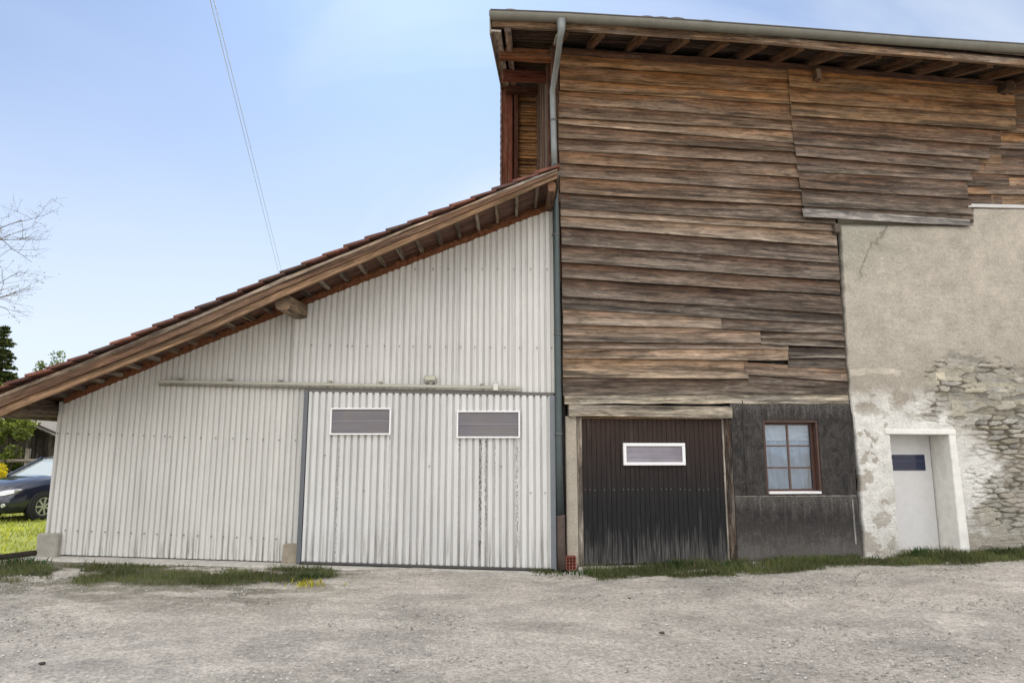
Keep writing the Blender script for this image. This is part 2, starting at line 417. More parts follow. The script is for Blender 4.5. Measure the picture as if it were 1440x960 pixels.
PAINT = mat_plain('painted_metal', None, .45, 0, .08, 8, .05)
WHITEF = mat_plain('white_frame', None, .4, 0, .05, 10, .03)
BARK = mat_plain('bark', None, .95, 0, .3, 14, .6, .2)
def mat_pane(name, a, b, rough=.12, spec=.6):
    m = NT(name); o = m.obj(); z = m.n('SeparateXYZ', i0=o).outputs[2]
    wv = m.noise(m.map(o, (.6, 1, 55)), 1, 3, .6); n = m.noise(o, 3, 3, .5)
    m.set('Base Color', m.gain(m.mix(m.rng(n, .35, .65, 0, 1), a, b), m.rng(wv, .3, .7, .82, 1.2))); m.set('Roughness', rough); m.set('Specular IOR Level', spec)
    return m.m
POLY = mat_pane('tinted_twinwall', (.135, .125, .14), (.16, .145, .145), .22, .4)
POLYL = mat_pane('pale_twinwall', (.24, .22, .25), (.17, .15, .175), .22, .5)
NAVY = mat_pane('navy_pane', (.012, .018, .05), (.02, .028, .065), .1, .5)
GLASS = mat_glass('window_glass', refl=.06)
CLOTH = mat_plain('curtain_cloth', None, .9, 0, .06, 5, .1, .1)
BLACK = mat_plain('dark_void', (.006, .006, .006), .9, 0, .1, 5, 0, .1)

# ------------------------------------------------------------------ ground
_hx = [-60, -12, -6.6, -3, .6, 2.2, 5, 7.5, 60]; _hz = [.25, .2, .17, .07, -.02, .04, .12, .17, .3]
def gz(x, y):
    x = np.asarray(x, float); y = np.asarray(y, float)
    h = np.interp(x, _hx, _hz); k = sst(-3.6, -.4, y)
    far = 1-sst(1.5, 7, y)
    back = .012*np.clip(y-30, 0, 400)*0
    return h*k*far + back
def axis(lo, hi, step, far, g=1.18):
    a = list(np.arange(lo, hi+1e-6, step)); s = step
    while a[-1] < far: s = min(s*g, 40); a.append(a[-1]+s)
    s = step
    while a[0] > -far: s = min(s*g, 40); a.insert(0, a[0]-s)
    return np.array(a)
gx = axis(-8.5, 8.5, .035, 900); gy = axis(-6.2, .3, .035, 900)
GX, GY = np.meshgrid(gx, gy)
near = sst(14, 8, np.abs(GX))*sst(-12, -6, GY)*sst(2, .5, GY)
GZ = gz(GX, GY) + near*((fbm(GX*.7, GY*1.3, 3)-.5)*.05 + (fbm(GX*3, GY*6, 4, 3)-.5)*.022 + (fbm(GX*13, GY*15, 3, 9)-.5)*.012)
gravel = np.array(srgb(181, 174, 164))*1.0
n_a = fbm(GX*.5, GY*1.1, 4, 5)[..., None]; n_b = fbm(GX*2.2, GY*3, 4, 8)[..., None]
cc = gravel*(.86+.28*n_a)*(.9+.2*n_b)
def lerpc(a, b, k): return a*(1-k)+np.array(b)*k
# coarse darker gravel patches and tracks
tr = (sst(.50, .66, fbm(GX*.55+.35*GY, GY*1.3, 5, 21))*sst(.36, .6, fbm(GX*2.5, GY*3.2, 4, 29)))[..., None]*.5
cc = lerpc(cc, srgb(148, 144, 138), tr)
def grass_mask(X, Y):
    """strips of turf along both building fronts, world metres"""
    e = (fbm(X*1.1, Y*1.6, 4, 31)-.5)
    lo = np.interp(X, [-9, -7.2, -5, -3.6, -2.6, -2.1, -1.9], [-1.75, -1.75, -1.65, -1.55, -1.15, -.75, -.5]); hi = np.interp(X, [-9, -6, -2], [-.55, -.5, -.3])
    left = sst(lo-.12, lo+.25, Y+e*.55)*sst(hi+.1, hi-.1, Y+e*.1)*sst(-1.7, -2.3, X)
    yb = (X-C0.x)*math.tan(BYAW)
    lo2 = np.interp(X, [.1, .7, 1.2, 2.0, 4, 6, 9], [-.12, -.6, -1.0, -1.1, -1.05, -.85, -.75])
    right = sst(lo2-.1, lo2+.2, Y-yb+e*.5)*sst(.15, .02, Y-yb)*sst(.05, .6, X)
    return np.clip(np.maximum(left, right)*sst(.34, .52, fbm(X*2.3, Y*3.4, 4, 52)+.08*(X > 0)), 0, 1)
gm = grass_mask(GX, GY)[..., None]
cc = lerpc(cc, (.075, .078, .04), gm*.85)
# scattered moss/dirt on the left verge
md = (sst(-1.2, -3.0, GX)*sst(-3.1, -1.5, GY)*sst(.42, .56, fbm(GX*2.6, GY*6, 5, 44)))[..., None]
cc = lerpc(cc, (.14, .13, .085), md*.7)
lawn = (np.maximum(sst(-.9, .1, GY)*sst(-6.9, -7.3, GX), sst(1.0, 1.4, GY)))[..., None]
cc = lerpc(cc, (.20, .23, .05), np.clip(lawn, 0, 1))
cc = np.clip(cc, 0, 1)
g = grid_obj('ground', GX, GY, GZ, cc, GROUND); tag(g, 'pale compacted gravel yard in front of the barn', 'ground', kind='structure')

# pebbles (one uncountable mass)
def pebbles():
    n = 60000
    x = rng.uniform(-7.5, 8, n); y = -rng.uniform(0.1, 5.6, n)
    k = fbm(x*.9, y*1.5, 4, 61) > rng.uniform(.36, .80, n); k &= grass_mask(x, y) < .25; x = x[k]; y = y[k]; n = len(x)
    r = .0045+.013*rng.random(n)**3
    z = gz(x, y)+r*.25
    dirs = np.array([(1, 0, 0), (0, 1, 0), (-1, 0, 0), (0, -1, 0), (0, 0, 1), (0, 0, -1)], float)
    V = np.stack([x, y, z], -1)[:, None, :]+dirs[None]*(r[:, None, None]*(.7+.6*rng.random((n, 6, 1))))*np.array([1, 1, .6])
    fi = np.array([(0, 1, 4), (1, 2, 4), (2, 3, 4), (3, 0, 4), (1, 0, 5), (2, 1, 5), (3, 2, 5), (0, 3, 5)])
    Fc = (np.arange(n)[:, None, None]*6+fi[None]).reshape(-1, 3)
    c = np.array(srgb(186, 182, 175))[None]*(.42+.75*rng.random((n, 1)))
    c = np.repeat(c, 8, axis=0)
    tag(tri_obj('gravel', V.reshape(-1, 3), Fc, c, CONC), 'loose small stones lying over the yard', 'gravel', kind='stuff')
pebbles()

def blades(name, x, y, z, h, wd, colf, label, cat='grass'):
    n = len(x); a = rng.uniform(0, 2*math.pi, n); la = rng.uniform(0, 2*math.pi, n); ln = h*rng.uniform(.2, .9, n)
    dx = np.cos(a)*wd; dy = np.sin(a)*wd; lx = np.cos(la)*ln; ly = np.sin(la)*ln
    p0 = np.stack([x-dx, y-dy, z], -1); p1 = np.stack([x+dx, y+dy, z], -1)
    p2 = np.stack([x+dx*.6+lx*.4, y+dy*.6+ly*.4, z+h*.65], -1); p3 = np.stack([x-dx*.6+lx*.4, y-dy*.6+ly*.4, z+h*.65], -1)
    p4 = np.stack([x+lx, y+ly, z+h], -1)
    V = np.stack([p0, p1, p2, p3, p4], 1).reshape(-1, 3)
    b = np.arange(n)[:, None]*5
    Fc = np.concatenate([b+np.array([0, 1, 2]), b+np.array([0, 2, 3]), b+np.array([3, 2, 4])], 1).reshape(-1, 3)
    c = np.repeat(colf(n)*(.45+1.1*fbm(x*1.6, y*2.4, 4, 71))[:, None], 3, axis=0)
    o = tri_obj(name, V, Fc, c, LEAF); return tag(o, label, cat, kind='stuff')
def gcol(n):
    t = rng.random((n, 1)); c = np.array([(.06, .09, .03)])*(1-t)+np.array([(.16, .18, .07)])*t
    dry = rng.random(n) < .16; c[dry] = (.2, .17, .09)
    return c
def scatter(n, x0, x1, y0, y1, maskf):
    x = rng.uniform(x0, x1, n); y = rng.uniform(y0, y1, n); k = maskf(x, y) > rng.uniform(.15, .9, n)
    return x[k], y[k]
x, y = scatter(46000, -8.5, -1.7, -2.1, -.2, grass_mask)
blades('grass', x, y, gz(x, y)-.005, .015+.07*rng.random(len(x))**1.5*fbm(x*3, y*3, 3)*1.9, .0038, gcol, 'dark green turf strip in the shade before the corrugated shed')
x, y = scatter(80000, .1, 9, -1.5, .9, grass_mask)
k = y < (x-C0.x)*math.tan(BYAW)-.06; x = x[k]; y = y[k]
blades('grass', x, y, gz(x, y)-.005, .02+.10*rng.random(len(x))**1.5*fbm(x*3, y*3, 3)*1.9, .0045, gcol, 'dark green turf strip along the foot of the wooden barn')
# taller clumps and dry stalks
x, y = scatter(9000, -8.5, 9, -1.6, .9, lambda a, b: grass_mask(a, b)*sst(.55, .68, fbm(a*2.8, b*3.5, 3, 88)))
k = (x < 0) | (y < (x-C0.x)*math.tan(BYAW)-.06); x = x[k]; y = y[k]
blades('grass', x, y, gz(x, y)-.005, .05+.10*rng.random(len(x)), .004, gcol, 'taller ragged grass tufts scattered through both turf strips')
# yellow flowers at the end of the left strip
r_ = ray(438, 822); t_ = (CAMZ-.05)/-r_.z; fx, fy = r_.x*t_, -CAMD+r_.y*t_
x = fx+rng.normal(0, .12, 60); y = fy+rng.normal(0, .07, 60)
blades('flowers', x, y, gz(x, y), .05+.03*rng.random(60), .008, lambda n: np.array([(.5, .45, .04)])*(.7+.4*rng.random((n, 1))), 'small yellow flowers at the right end of the turf strip by the shed', 'flowers')
# broad-leaved weeds in tufts
tx = []; ty = []; th = []
for (cx, cy, n, r, hh) in [(2.35, -.12, 90, .22, .13), (3.0, -.2, 60, .3, .1), (6.0, .25, 90, .18, .16), (4.7, 0.05, 70, .4, .1), (7.2, .3, 120, .5, .12), (-2.6, -.95, 60, .25, .07), (-6.6, -.55, 70, .3, .1), (1.0, -.35, 50, .2, .08)]:
    a = rng.normal(0, r*.5, (n, 2)); tx += list(cx+a[:, 0]); ty += list(cy+a[:, 1]*.4); th += list(hh*rng.uniform(.4, 1, n))
tx = np.array(tx); ty = np.array(ty); th = np.array(th)
blades('weeds', tx, ty, gz(tx, ty), th, .011, lambda n: np.array([(.04, .085, .025)])*(.6+.8*rng.random((n, 1))), 'broad green weeds growing against the barn foot', 'weeds')
x = rng.uniform(-26, -7.0, 42000); y = rng.uniform(-.4, 20, 42000); k = (y > -.2)
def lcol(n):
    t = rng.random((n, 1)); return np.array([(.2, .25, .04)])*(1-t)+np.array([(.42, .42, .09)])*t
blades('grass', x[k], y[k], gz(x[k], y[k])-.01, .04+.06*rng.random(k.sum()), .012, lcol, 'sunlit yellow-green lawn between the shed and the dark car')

# ------------------------------------------------------------------ corrugated shed
shed = tag(empty('metal_shed', (0, 0, 0)), 'lean-to shed with pale corrugated metal front and tiled sloping roof', 'shed')
SH = Vector(S(787, 800)).x
def s_top(px):   # wall top line
    return interp(px, [60, 96, 300, 437, 767, 790], [577, 562, 477, 423, 295, 286])
OV = 1.12
def corr(x0, x1, zb, zt, y, pitch=.088, amp=.0125, phase=0.0, nz=14, col=(.60, .59, .555), cuts=None):
    """zb, zt functions of x; returns arrays"""
    fr_ = np.array([0, .10, .36, .46, .62, .8]); hv = np.array([-1, 1, 1, -1, -1.05, -1.0])*-1   # narrow groove between broad crests
    fr_ = np.array([0, .13, .27, .40, .60, .80]); hv = np.array([1, -1, -1, 1, 1.06, 1.04])
    k_ = np.arange(math.floor(x0/pitch)-1, math.ceil(x1/pitch)+1)
    xs = ((k_[:, None]+fr_[None])*pitch+phase*.02).ravel(); pv = np.tile(hv, len(k_)); kk_ = (xs > x0) & (xs < x1)
    xs = np.concatenate([[x0], xs[kk_], [x1]]); pv = np.concatenate([[1], pv[kk_], [1]]); nx = len(xs); t = np.linspace(0, 1, nz)
    b = np.array([zb(q) for q in xs]); tp = np.array([zt(q) for q in xs])
    Z = b[None]+(tp-b)[None]*t[:, None]; X = np.repeat(xs[None], nz, 0)
    prof = np.repeat(pv[None], nz, 0)
    Y = y - amp*prof + (fbm(X*2.2, Z*1.2, 4, 70)-.5)*.018
    C = np.array(col)[None, None]*(np.ones((nz, nx, 1)))
    sheet = np.floor(X/.83).astype(int)
    C = C*(.90+.13*_tab[sheet % 256, 17])[..., None]; Y = Y - .007*((X/.83) % 1.0); C = C*(1-.35*np.exp(-(((X/.83) % 1.0)*.83/.006)**2))[..., None]
    return X, Y, Z, C
LX0 = S(66, 740).x; DX0 = S(426, 700).x; DX1 = S(779, 700).x
def zt_line(x):   # roof line on the wall plane
    # build once from px samples
    return float(np.interp(x, _tx, _tz))
_p = [S(px, s_top(px)) for px in (40, 96, 200, 300, 437, 600, 767, 800)]
_tx = [p.x for p in _p]; _tz = [p.z for p in _p]
def zb_line(x): return float(gz(x, 0))+.02+0.012
xb = [S(80, 779), S(400, 789), S(780, 800)]
def zbase(x): return float(np.interp(x, [p.x for p in xb], [p.z for p in xb]))
ZR = S(430, 547).z; ZR2 = S(780, 553).z     # door head line
def zrail(x): return float(np.interp(x, [S(430, 547).x, S(780, 553).x], [ZR, ZR2]))
# left lower wall
X, Y, Z, Cc = corr(LX0, DX0+.02, zbase, lambda q: zrail(q)+.05 if q > S(425, 500).x else zt_line(q)-.0, 0.0, .083)
o = grid_obj('corrugated_wall', X, Y, Z, Cc, CORR, shed, smooth=False)
# upper wall above the door, sheets lapping over the lower ones
UX0 = S(415, 480).x
X, Y, Z, Cc = corr(UX0, S(778, 400).x, lambda q: zrail(q)+.0, lambda q: zt_line(q), -.035, .092, .0145, 1.0, 12, (.64, .63, .60))
grid_obj('gable_sheet', X, Y, Z, Cc, CORR, shed, smooth=False)
# the slide door
sdoor = None
X, Y, Z, Cc = corr(S(431, 700).x, S(776, 700).x, lambda q: zbase(q)+.015, lambda q: zrail(q)-.045, -.085, .098, .018, .5, 14, (.62, .615, .595))
sdoor = grid_obj('sliding_door', X, Y, Z, Cc, CORRD, shed, smooth=False)
# bare wall returns: left end wall and inside darkness
m = MB(); zl = zt_line(LX0)
for i in range(2): pass
m.box(LX0-.01, LX0+.04, .03, 7.5, -.1, zl-.05, (.5, .49, .46), axis='y')
m.build('end_wall', PAINT, shed)
m = MB(); m.loft([[(LX0+.06, yy, -.1), (DX1, yy, -.1), (DX1, yy, zt_line(DX1)-.03), (LX0+.06, yy, zl-.03)] for yy in (.06, .1)], (.2, .2, .2)); m.build('backing', BLACK, shed)
m = MB(); m.loft([[(LX0+.06, yy, -.1), (DX1, yy, -.1), (DX1, yy, zt_line(DX1)-.03), (LX0+.06, yy, zl-.03)] for yy in (7.3, 7.4)], (.4, .39, .36)); m.build('back_wall', PAINT, shed)
# door edge posts, bottom rail
m = MB(); GREY = srgb(92, 96, 100)
m.box(S(424, 700).x, S(430, 700).x, -.12, -.02, zbase(DX0)-.0, zrail(DX0)-.02, GREY, axis='z')
m.box(S(773.5, 700).x, S(781, 700).x, -.125, -.03, zbase(DX1)+.0, zrail(DX1)-.04, srgb(108, 112, 116), axis='z')
a = S(427, 550, .12); b = S(779, 554.5, .12); m.beam((a.x, -.075, zrail(a.x)-.03), (b.x, -.075, zrail(b.x)-.025), .05, .06, srgb(92, 88, 82))
a = S(427, 791); b = S(779, 800); m.beam((a.x, -.09, zbase(a.x)+.012), (b.x, -.09, zbase(b.x)+.012), .07, .03, srgb(70, 68, 66))
m.build('door_edging', PAINT, sdoor, .003)
# windows in the slide door
def twin_window(parent, x0, x1, z0, z1, y, fr, panem, lines=1, framecol=(.8, .8, .79), sill=0):
    m = MB()
    m.box(x0-fr, x1+fr, y-.035, y+.02, z1, z1+fr, framecol); m.box(x0-fr, x1+fr, y-.035, y+.02, z0-fr, z0, framecol)
    m.box(x0-fr, x0, y-.034, y+.02, z0, z1, framecol, axis='z'); m.box(x1, x1+fr, y-.034, y+.02, z0, z1, framecol, axis='z')
    m.build('window_frame', WHITEF, parent, .003)
    m = MB(); m.box(x0, x1, y-.012, y+.012, z0, z1, (.2, .2, .2))
    o = m.build('window_pane', panem, parent)
    m = MB()
    for i in range(lines):
        zz = lerp(z0, z1, (i+1)/(lines+1)); m.box(x0, x1, y-.017, y-.0125, zz-.004, zz+.004, srgb(140, 135, 150))
    if lines: m.build('glazing_bar', PAINT, parent)
    return o
def pxrect(f, x0, y0, x1, y1, d=0):
    a = f(x0, (y0+y1)/2, d); b = f(x1, (y0+y1)/2, d); c = f((x0+x1)/2, y0, d); e = f((x0+x1)/2, y1, d)
    return a.x, b.x, e.z, c.z
for r in ((467, 575.5, 548, 609), (644.5, 579.5, 729, 613.5)):
    x0, x1, z0, z1 = pxrect(S, *r, .11); twin_window(sdoor, x0, x1, z0, z1, -.115, .022, POLY)
# screws: one mesh, copied
m = MB(); m.box(-.008, .008, -.009, 0, -.008, .008, srgb(95, 90, 86)); _scr = m.build('screw', PAINT, shed); _n = [0]
def screw(p, y, r=.009):
    o = _scr if _n[0] == 0 else _scr.copy()
    if _n[0]: COL.objects.link(o); o.parent = shed
    _n[0] += 1; o.location = (p.x, y-.004, p.z)
for row in [((82, 609), (233, 613), 11), ((93, 745), (390, 757), 17)]:
    (xa, ya), (xb_, yb_), n = row
    for i in range(n): screw(S(lerp(xa, xb_, i/(n-1))+random.uniform(-1, 1), lerp(ya, yb_, i/(n-1))), -.022)
for (xa, ya, xb_, yb_, n) in [(498, 487, 775, 490, 14), (585, 380, 770, 380, 9), (240, 614, 415, 619, 9), (440, 486, 490, 487, 3)]:
    for i in range(n): screw(S(lerp(xa, xb_, i/(n-1))+random.uniform(-1.5, 1.5), lerp(ya, yb_, i/(n-1))), -.058 if yb_ < 500 else -.022, .007)
for (xa, ya) in [(605, 655), (514, 689), (746, 692), (766, 692), (705, 655), (460, 640)]: screw(S(xa, ya), -.106)
# rail
m = MB(); a = S(222, 536, .13); b = S(734, 545.5, .13)
prof = [(-.03, -.02), (.03, -.02), (.03, .021), (-.03, .021)]
m.loft([[(p.x, -.13+q[0], p.z+q[1]) for q in prof] for p in (a, lerp(a, b, .33), lerp(a, b, .66), b)], srgb(168, 165, 150))
a2 = S(222, 541, .1); b2 = S(734, 551, .1)
m.beam((a2.x, -.07, a2.z), (b2.x, -.07, b2.z), .03, .02, srgb(120, 112, 98))
for i in range(7):
    p = lerp(a, b, (i+.4)/7.2); m.box(p.x-.02, p.x+.02, -.13, -.03, p.z+.028, p.z+.06, srgb(140, 134, 120))
m.build('door_rail', PAINT, shed, .004)
m = MB(); p = S(697, 543, .17); m.box(p.x-.035, p.x+.035, -.19, -.14, p.z-.06, p.z+.04, srgb(205, 203, 195)); m.box(p.x-.01, p.x+.015, -.175, -.05, p.z+.035, p.z+.09, srgb(190, 188, 180))
m.build('rail_stop', WHITEF, shed, .004)
# roof -----------------------------------------------------------------
def tt(px): return interp(px, [-60, 3, 131, 190, 373, 467, 782, 800], [567, 541, 494, 469, 392, 353, 232, 225])   # tile tops
def bl(px): return interp(px, [-60, 0, 300, 360, 773, 800], [610, 584, 463, 433, 255, 243])                          # board lower edge
pxs = [-60, -20, 40, 100, 160, 220, 280, 340, 400, 460, 520, 580, 640, 700, 750, 784]
def strip(fa, fb, d0, d1, col, name, mat, jit=.003, thick=True, wob=0):
    m = MB(); rings = []
    for px in pxs:
        a = S(px, tt(px)+(bl(px)-tt(px))*fa + random.uniform(-wob, wob), d0); b = S(px, tt(px)+(bl(px)-tt(px))*fb + random.uniform(-wob, wob)*.4, d0)
        j = random.uniform(-jit, jit)
        rings.append([(a.x, -d0+j, a.z), (b.x, -d0+j, b.z), (b.x, -d1, b.z), (a.x, -d1, a.z)])
    m.loft(rings, col); return m.build(name, mat, shed, .004)
strip(.40, .70, OV+.03, OV-.01, srgb(116, 88, 68), 'barge_board', WOODT)
strip(.73, 1.0, OV-.0, OV-.05, srgb(148, 118, 90), 'barge_board', WOODT)
strip(.28, .40, OV+.045, OV-.02, srgb(150, 132, 112), 'verge_batten', WOODG, .010, True, 1.6)
# roof frame: plane through the tile tops, running back in Y
ra = S(-60, tt(-60), OV); rb = S(784, tt(784), OV)
NR = 29
m = MB(); YB = 7.6
for i in range(NR):
    px0 = lerp(-74, 786, i/NR); px1 = lerp(-74, 786, (i+1)/NR)
    lo = S(px0, tt(px0)+3.0+(bl(px0)-tt(px0))*.0, OV); hi = S(px1, tt(px1)+3.0, OV)
    sl = (hi-lo); L = sl.length; t = sl.normalized(); nrm = Vector((-t.z, 0, t.x))
    lo2 = lo - t*.05
    ysamp = [-OV-.06] 
    while ysamp[-1] < YB: ysamp.append(ysamp[-1]+.06)
    rings = []
    for k, yy in enumerate(ysamp):
        ph = (k % 4); bumpv = (.012, .022, .012, 0)[ph]; jj = random.uniform(-.004, .004)
        tilt = random.uniform(-.006, .006) if k < 2 else 0
        rings.append([tuple(lo2+nrm*(.018+bumpv+jj+tilt)+Vector((0, yy, 0))), tuple(hi+nrm*(-.012+bumpv*.8+jj)+Vector((0, yy, 0))),
                      tuple(hi+nrm*(-.03)+Vector((0, yy, 0))), tuple(lo2+nrm*(-.006)+Vector((0, yy, 0)))])
    rings = [[Vector((p[0], 0, p[2]))+Vector((0, yy, 0)) for p in r] for r, yy in zip(rings, ysamp)]
    cbase = random.choice([srgb(106, 72, 62), srgb(96, 66, 58), srgb(120, 78, 64), srgb(90, 70, 64)])
    m.loft(rings, sc(cbase, random.uniform(.8, 1.1)))
m.build('roof_tiles', TILE, shed)
# battens under the tiles, running front to back
m = MB()
for i in range(NR+1):
    px0 = lerp(-74, 780, (i+.2)/NR)
    p = S(px0, tt(px0)+3, OV); col = sc(srgb(136, 118, 98), random.uniform(.6, 1.15))
    m.box(p.x-.022, p.x+.022, -OV+.05, YB-.1, p.z-.115, p.z-.055, col, axis='y')
m.build('roof_battens', WOODG, shed)
# dark sarking / underside between the battens
m = MB(); rr = []
for px in pxs:
    p = S(px, tt(px)+3, OV); rr.append(p)
m.loft([[(p.x, -OV+.05, p.z-.052), (p.x, YB-.2, p.z-.052), (p.x, YB-.2, p.z-.040), (p.x, -OV+.05, p.z-.040)] for p in rr], srgb(112, 82, 70))
m.build('roof_underlay', WOODR, shed)
# rusty closing strip on the sheet tops
m = MB(); rings = []
px = 90.0
while px < 775:
    p = S(px, s_top(px), .05); h = random.uniform(.035, .075)
    rings.append([(p.x, -.062, p.z+h*1.2), (p.x, -.062, p.z-.022-random.uniform(0, .018)), (p.x, .05, p.z-.02), (p.x, .05, p.z+h*1.2)]); px += 4.4
m.loft(rings, srgb(112, 74, 52)); m.build('closing_strip', mat_plain('rusty_foam', None, .95, 0, .45, 16, .6, .1), shed)
# rafter on the wall top
m = MB(); a = S(60, s_top(60)-7, 0); b = S(784, s_top(784)-6, 0)
for p, q in zip(_p[:-1], _p[1:]):
    m.beam((p.x, .03, p.z+.12), (q.x, .03, q.z+.12), .12, .14, srgb(105, 72, 52))
m.build('wall_rafter', WOODR, shed)
# purlins carrying the overhang
def purlin(pw, pf, w, h, col, n=10):
    m = MB(); A = S(pw[0], pw[1], -.2); Bp = S(pf[0], pf[1], OV-.08)
    rings = []
    for i in range(7):
        p = Vector((lerp(A.x, Bp.x, i/6), lerp(A.y, Bp.y, i/6), lerp(A.z, Bp.z, i/6))); ring = []
        for k in range(n):
            a = 2*math.pi*k/n; c, s_ = math.cos(a), math.sin(a); e = .55
            tap = 1 if i < 6 else .93
            ring.append((p.x+math.copysign(abs(c)**e, c)*w/2*tap*random.uniform(.96, 1.04), p.y, p.z+math.copysign(abs(s_)**e, s_)*h/2*tap*random.uniform(.96, 1.04)))
        rings.append(ring)
    m.loft(rings, col); return m.build('purlin', WOOD, shed)
def S0(px, py): return S(px, py)
pw = S(424, 437); m_ = purlin((427, 441), (398, 425), .23, .23, srgb(134, 112, 88))
purlin((80, 578), (20, 575), .22, .19, srgb(112, 92, 72))
purlin((771, 297), (776, 262), .12, .16, srgb(112, 82, 60))
# footing strip and corner blocks
m = MB()
rings = []
for px, t, b_ in [(50, 781, 792), (140, 784, 793), (280, 787, 796), (420, 792, 799), (600, 797, 803), (784, 801, 806)]:
    p = S(px, t, .03); 
    z = zbase(p.x)-.012; rings.append([(p.x, .1, z), (p.x, -.30+.02*random.random(), z-.012), (p.x, -.36, z-.06), (p.x, -.36, -.2), (p.x, .1, -.2)])
m.loft(rings, srgb(182, 178, 170)); m.build('concrete_footing', CONC, shed, .006)
def block(x0, y0, x1, y1, d, dep, col):
    a, b, c, e = pxrect(S, x0, y0, x1, y1, d); m = MB(); m.box(a, b, -d, -d+dep, c-.05, e, col, axis='z', jit=.012); m.build('corner_block', CONC, shed, .015)
block(50, 750, 80, 781, .1, .35, srgb(150, 146, 136))
block(397, 764, 421, 790, .07, .25, srgb(150, 140, 124))

# floodlight above the rail
fl = tag(empty('floodlight', S(606, 533, .05)), 'small grey floodlight mounted above the sliding door rail', 'lamp')
m = MB(); m.loft([[(-.085, -.10, -.03), (.085, -.10, -.03), (.085, -.10, .045), (-.085, -.10, .045)], [(-.06, -.03, -.02), (.06, -.03, -.02), (.06, -.03, .035), (-.06, -.03, .035)]], srgb(150, 148, 132))
m.build('lamp_housing', PAINT, fl, .006)
m = MB(); m.box(-.07, .07, -.106, -.1, -.022, .035, srgb(180, 178, 160)); m.build('lamp_glass', WHITEF, fl)
m = MB(); m.tube([(-.095, -.07, .0), (-.095, -.04, -.05), (-.06, -.0, -.06), (.06, -.0, -.06), (.095, -.04, -.05), (.095, -.07, 0)], .006, srgb(120, 118, 105)); m.build('bracket', PAINT, fl)

# ------------------------------------------------------------------ barn
barn = tag(empty('wooden_barn', (C0.x, 0, 0), BYAW), 'tall old barn with weathered board cladding over rubble stone wall', 'barn')
def boards(mb, lst, dbase=0.03, lap=.042, seg=9):
    """lst: (xl, ytl, ybl, xr, ytr, ybr, colour) in photo measurement; lapped boards"""
    for q in lst:
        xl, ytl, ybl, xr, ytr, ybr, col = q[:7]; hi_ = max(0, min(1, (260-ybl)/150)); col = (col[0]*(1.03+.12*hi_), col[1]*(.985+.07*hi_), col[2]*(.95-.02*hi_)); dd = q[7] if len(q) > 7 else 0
        rings = []; ph = random.uniform(0, 9); kk = random.uniform(.006, .014); off = random.uniform(0, .018)
        for i in range(seg+1):
            t = i/seg; px = lerp(xl, xr, t)
            wob = math.sin(ph+t*random.uniform(4.5, 5.5))*kk
            T = B(px, lerp(ytl, ytr, t), dbase); Bt = B(px, lerp(ybl, ybr, t), dbase)
            zt_ = T.z+.012; zb_ = Bt.z+wob*.6+random.uniform(-.0015, .0015)
            yo = -dbase-dd-off; spr = random.choice([0, 0, .012, .022])
            sq = spr*max(0, math.sin(ph*1.7+t*4)); rings.append([(Bt.x, yo+.002-lap+wob-sq, zb_), (Bt.x, yo+.016-lap+wob-sq, zb_-.001), (T.x, yo+.012, zt_), (T.x, yo-.004, zt_)])
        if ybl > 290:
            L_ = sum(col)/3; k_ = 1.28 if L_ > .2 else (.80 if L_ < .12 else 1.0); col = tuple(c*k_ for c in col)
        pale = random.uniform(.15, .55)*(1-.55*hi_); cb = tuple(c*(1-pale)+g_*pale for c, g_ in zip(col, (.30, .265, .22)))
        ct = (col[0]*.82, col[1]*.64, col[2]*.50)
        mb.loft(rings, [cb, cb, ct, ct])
tan = srgb(172, 136, 92); tan2 = srgb(152, 118, 80); br = srgb(118, 96, 76); dk = srgb(98, 78, 62); gy = srgb(142, 128, 112); dg = srgb(92, 80, 70); lg = srgb(160, 146, 126); rd = srgb(118, 84, 62)
A = []
Ledges = [(787, 79, 1107, 99), (787, 94, 1108, 114), (787, 113, 1109, 135), (786, 129, 1110, 148), (785, 147, 1111, 171), (785, 167, 1113, 186), (785, 176, 1114, 203), (785, 196, 1115, 215), (786, 213, 1117, 232), (786, 231, 1120, 251), (787, 250, 1123, 271), (788, 273, 1127, 291)]
cols = [tan, tan2, tan, srgb(135, 108, 80), srgb(128, 106, 84), srgb(150, 130, 108), srgb(118, 98, 80), srgb(112, 92, 74), srgb(122, 98, 74), srgb(112, 88, 66), srgb(122, 98, 74)]
for i in range(11):
    a, b = Ledges[i], Ledges[i+1]; A.append((a[0], a[1], b[1], b[2]+1, a[3], b[3], cols[i]))
E2 = [(788, 273, 1172, 294), (788, 294, 1173, 316), (788, 305, 1174, 326), (789, 320, 1175, 347), (789, 345, 1177, 371), (790, 370, 1179, 395), (790, 391, 1180, 415.5), (790, 417, 1182, 442), (791, 436, 1184, 456)]
c2 = [srgb(108, 90, 74), srgb(140, 122, 102), srgb(138, 126, 112), srgb(96, 74, 58), srgb(104, 82, 66), srgb(110, 86, 68), srgb(92, 72, 58), srgb(84, 74, 66)]
for i in range(8):
    a, b = E2[i], E2[i+1]; gap = 2.2 if i in (5, 6) else 0
    A.append((a[0], a[1], b[1], b[2], a[3]+gap, b[3], c2[i]))
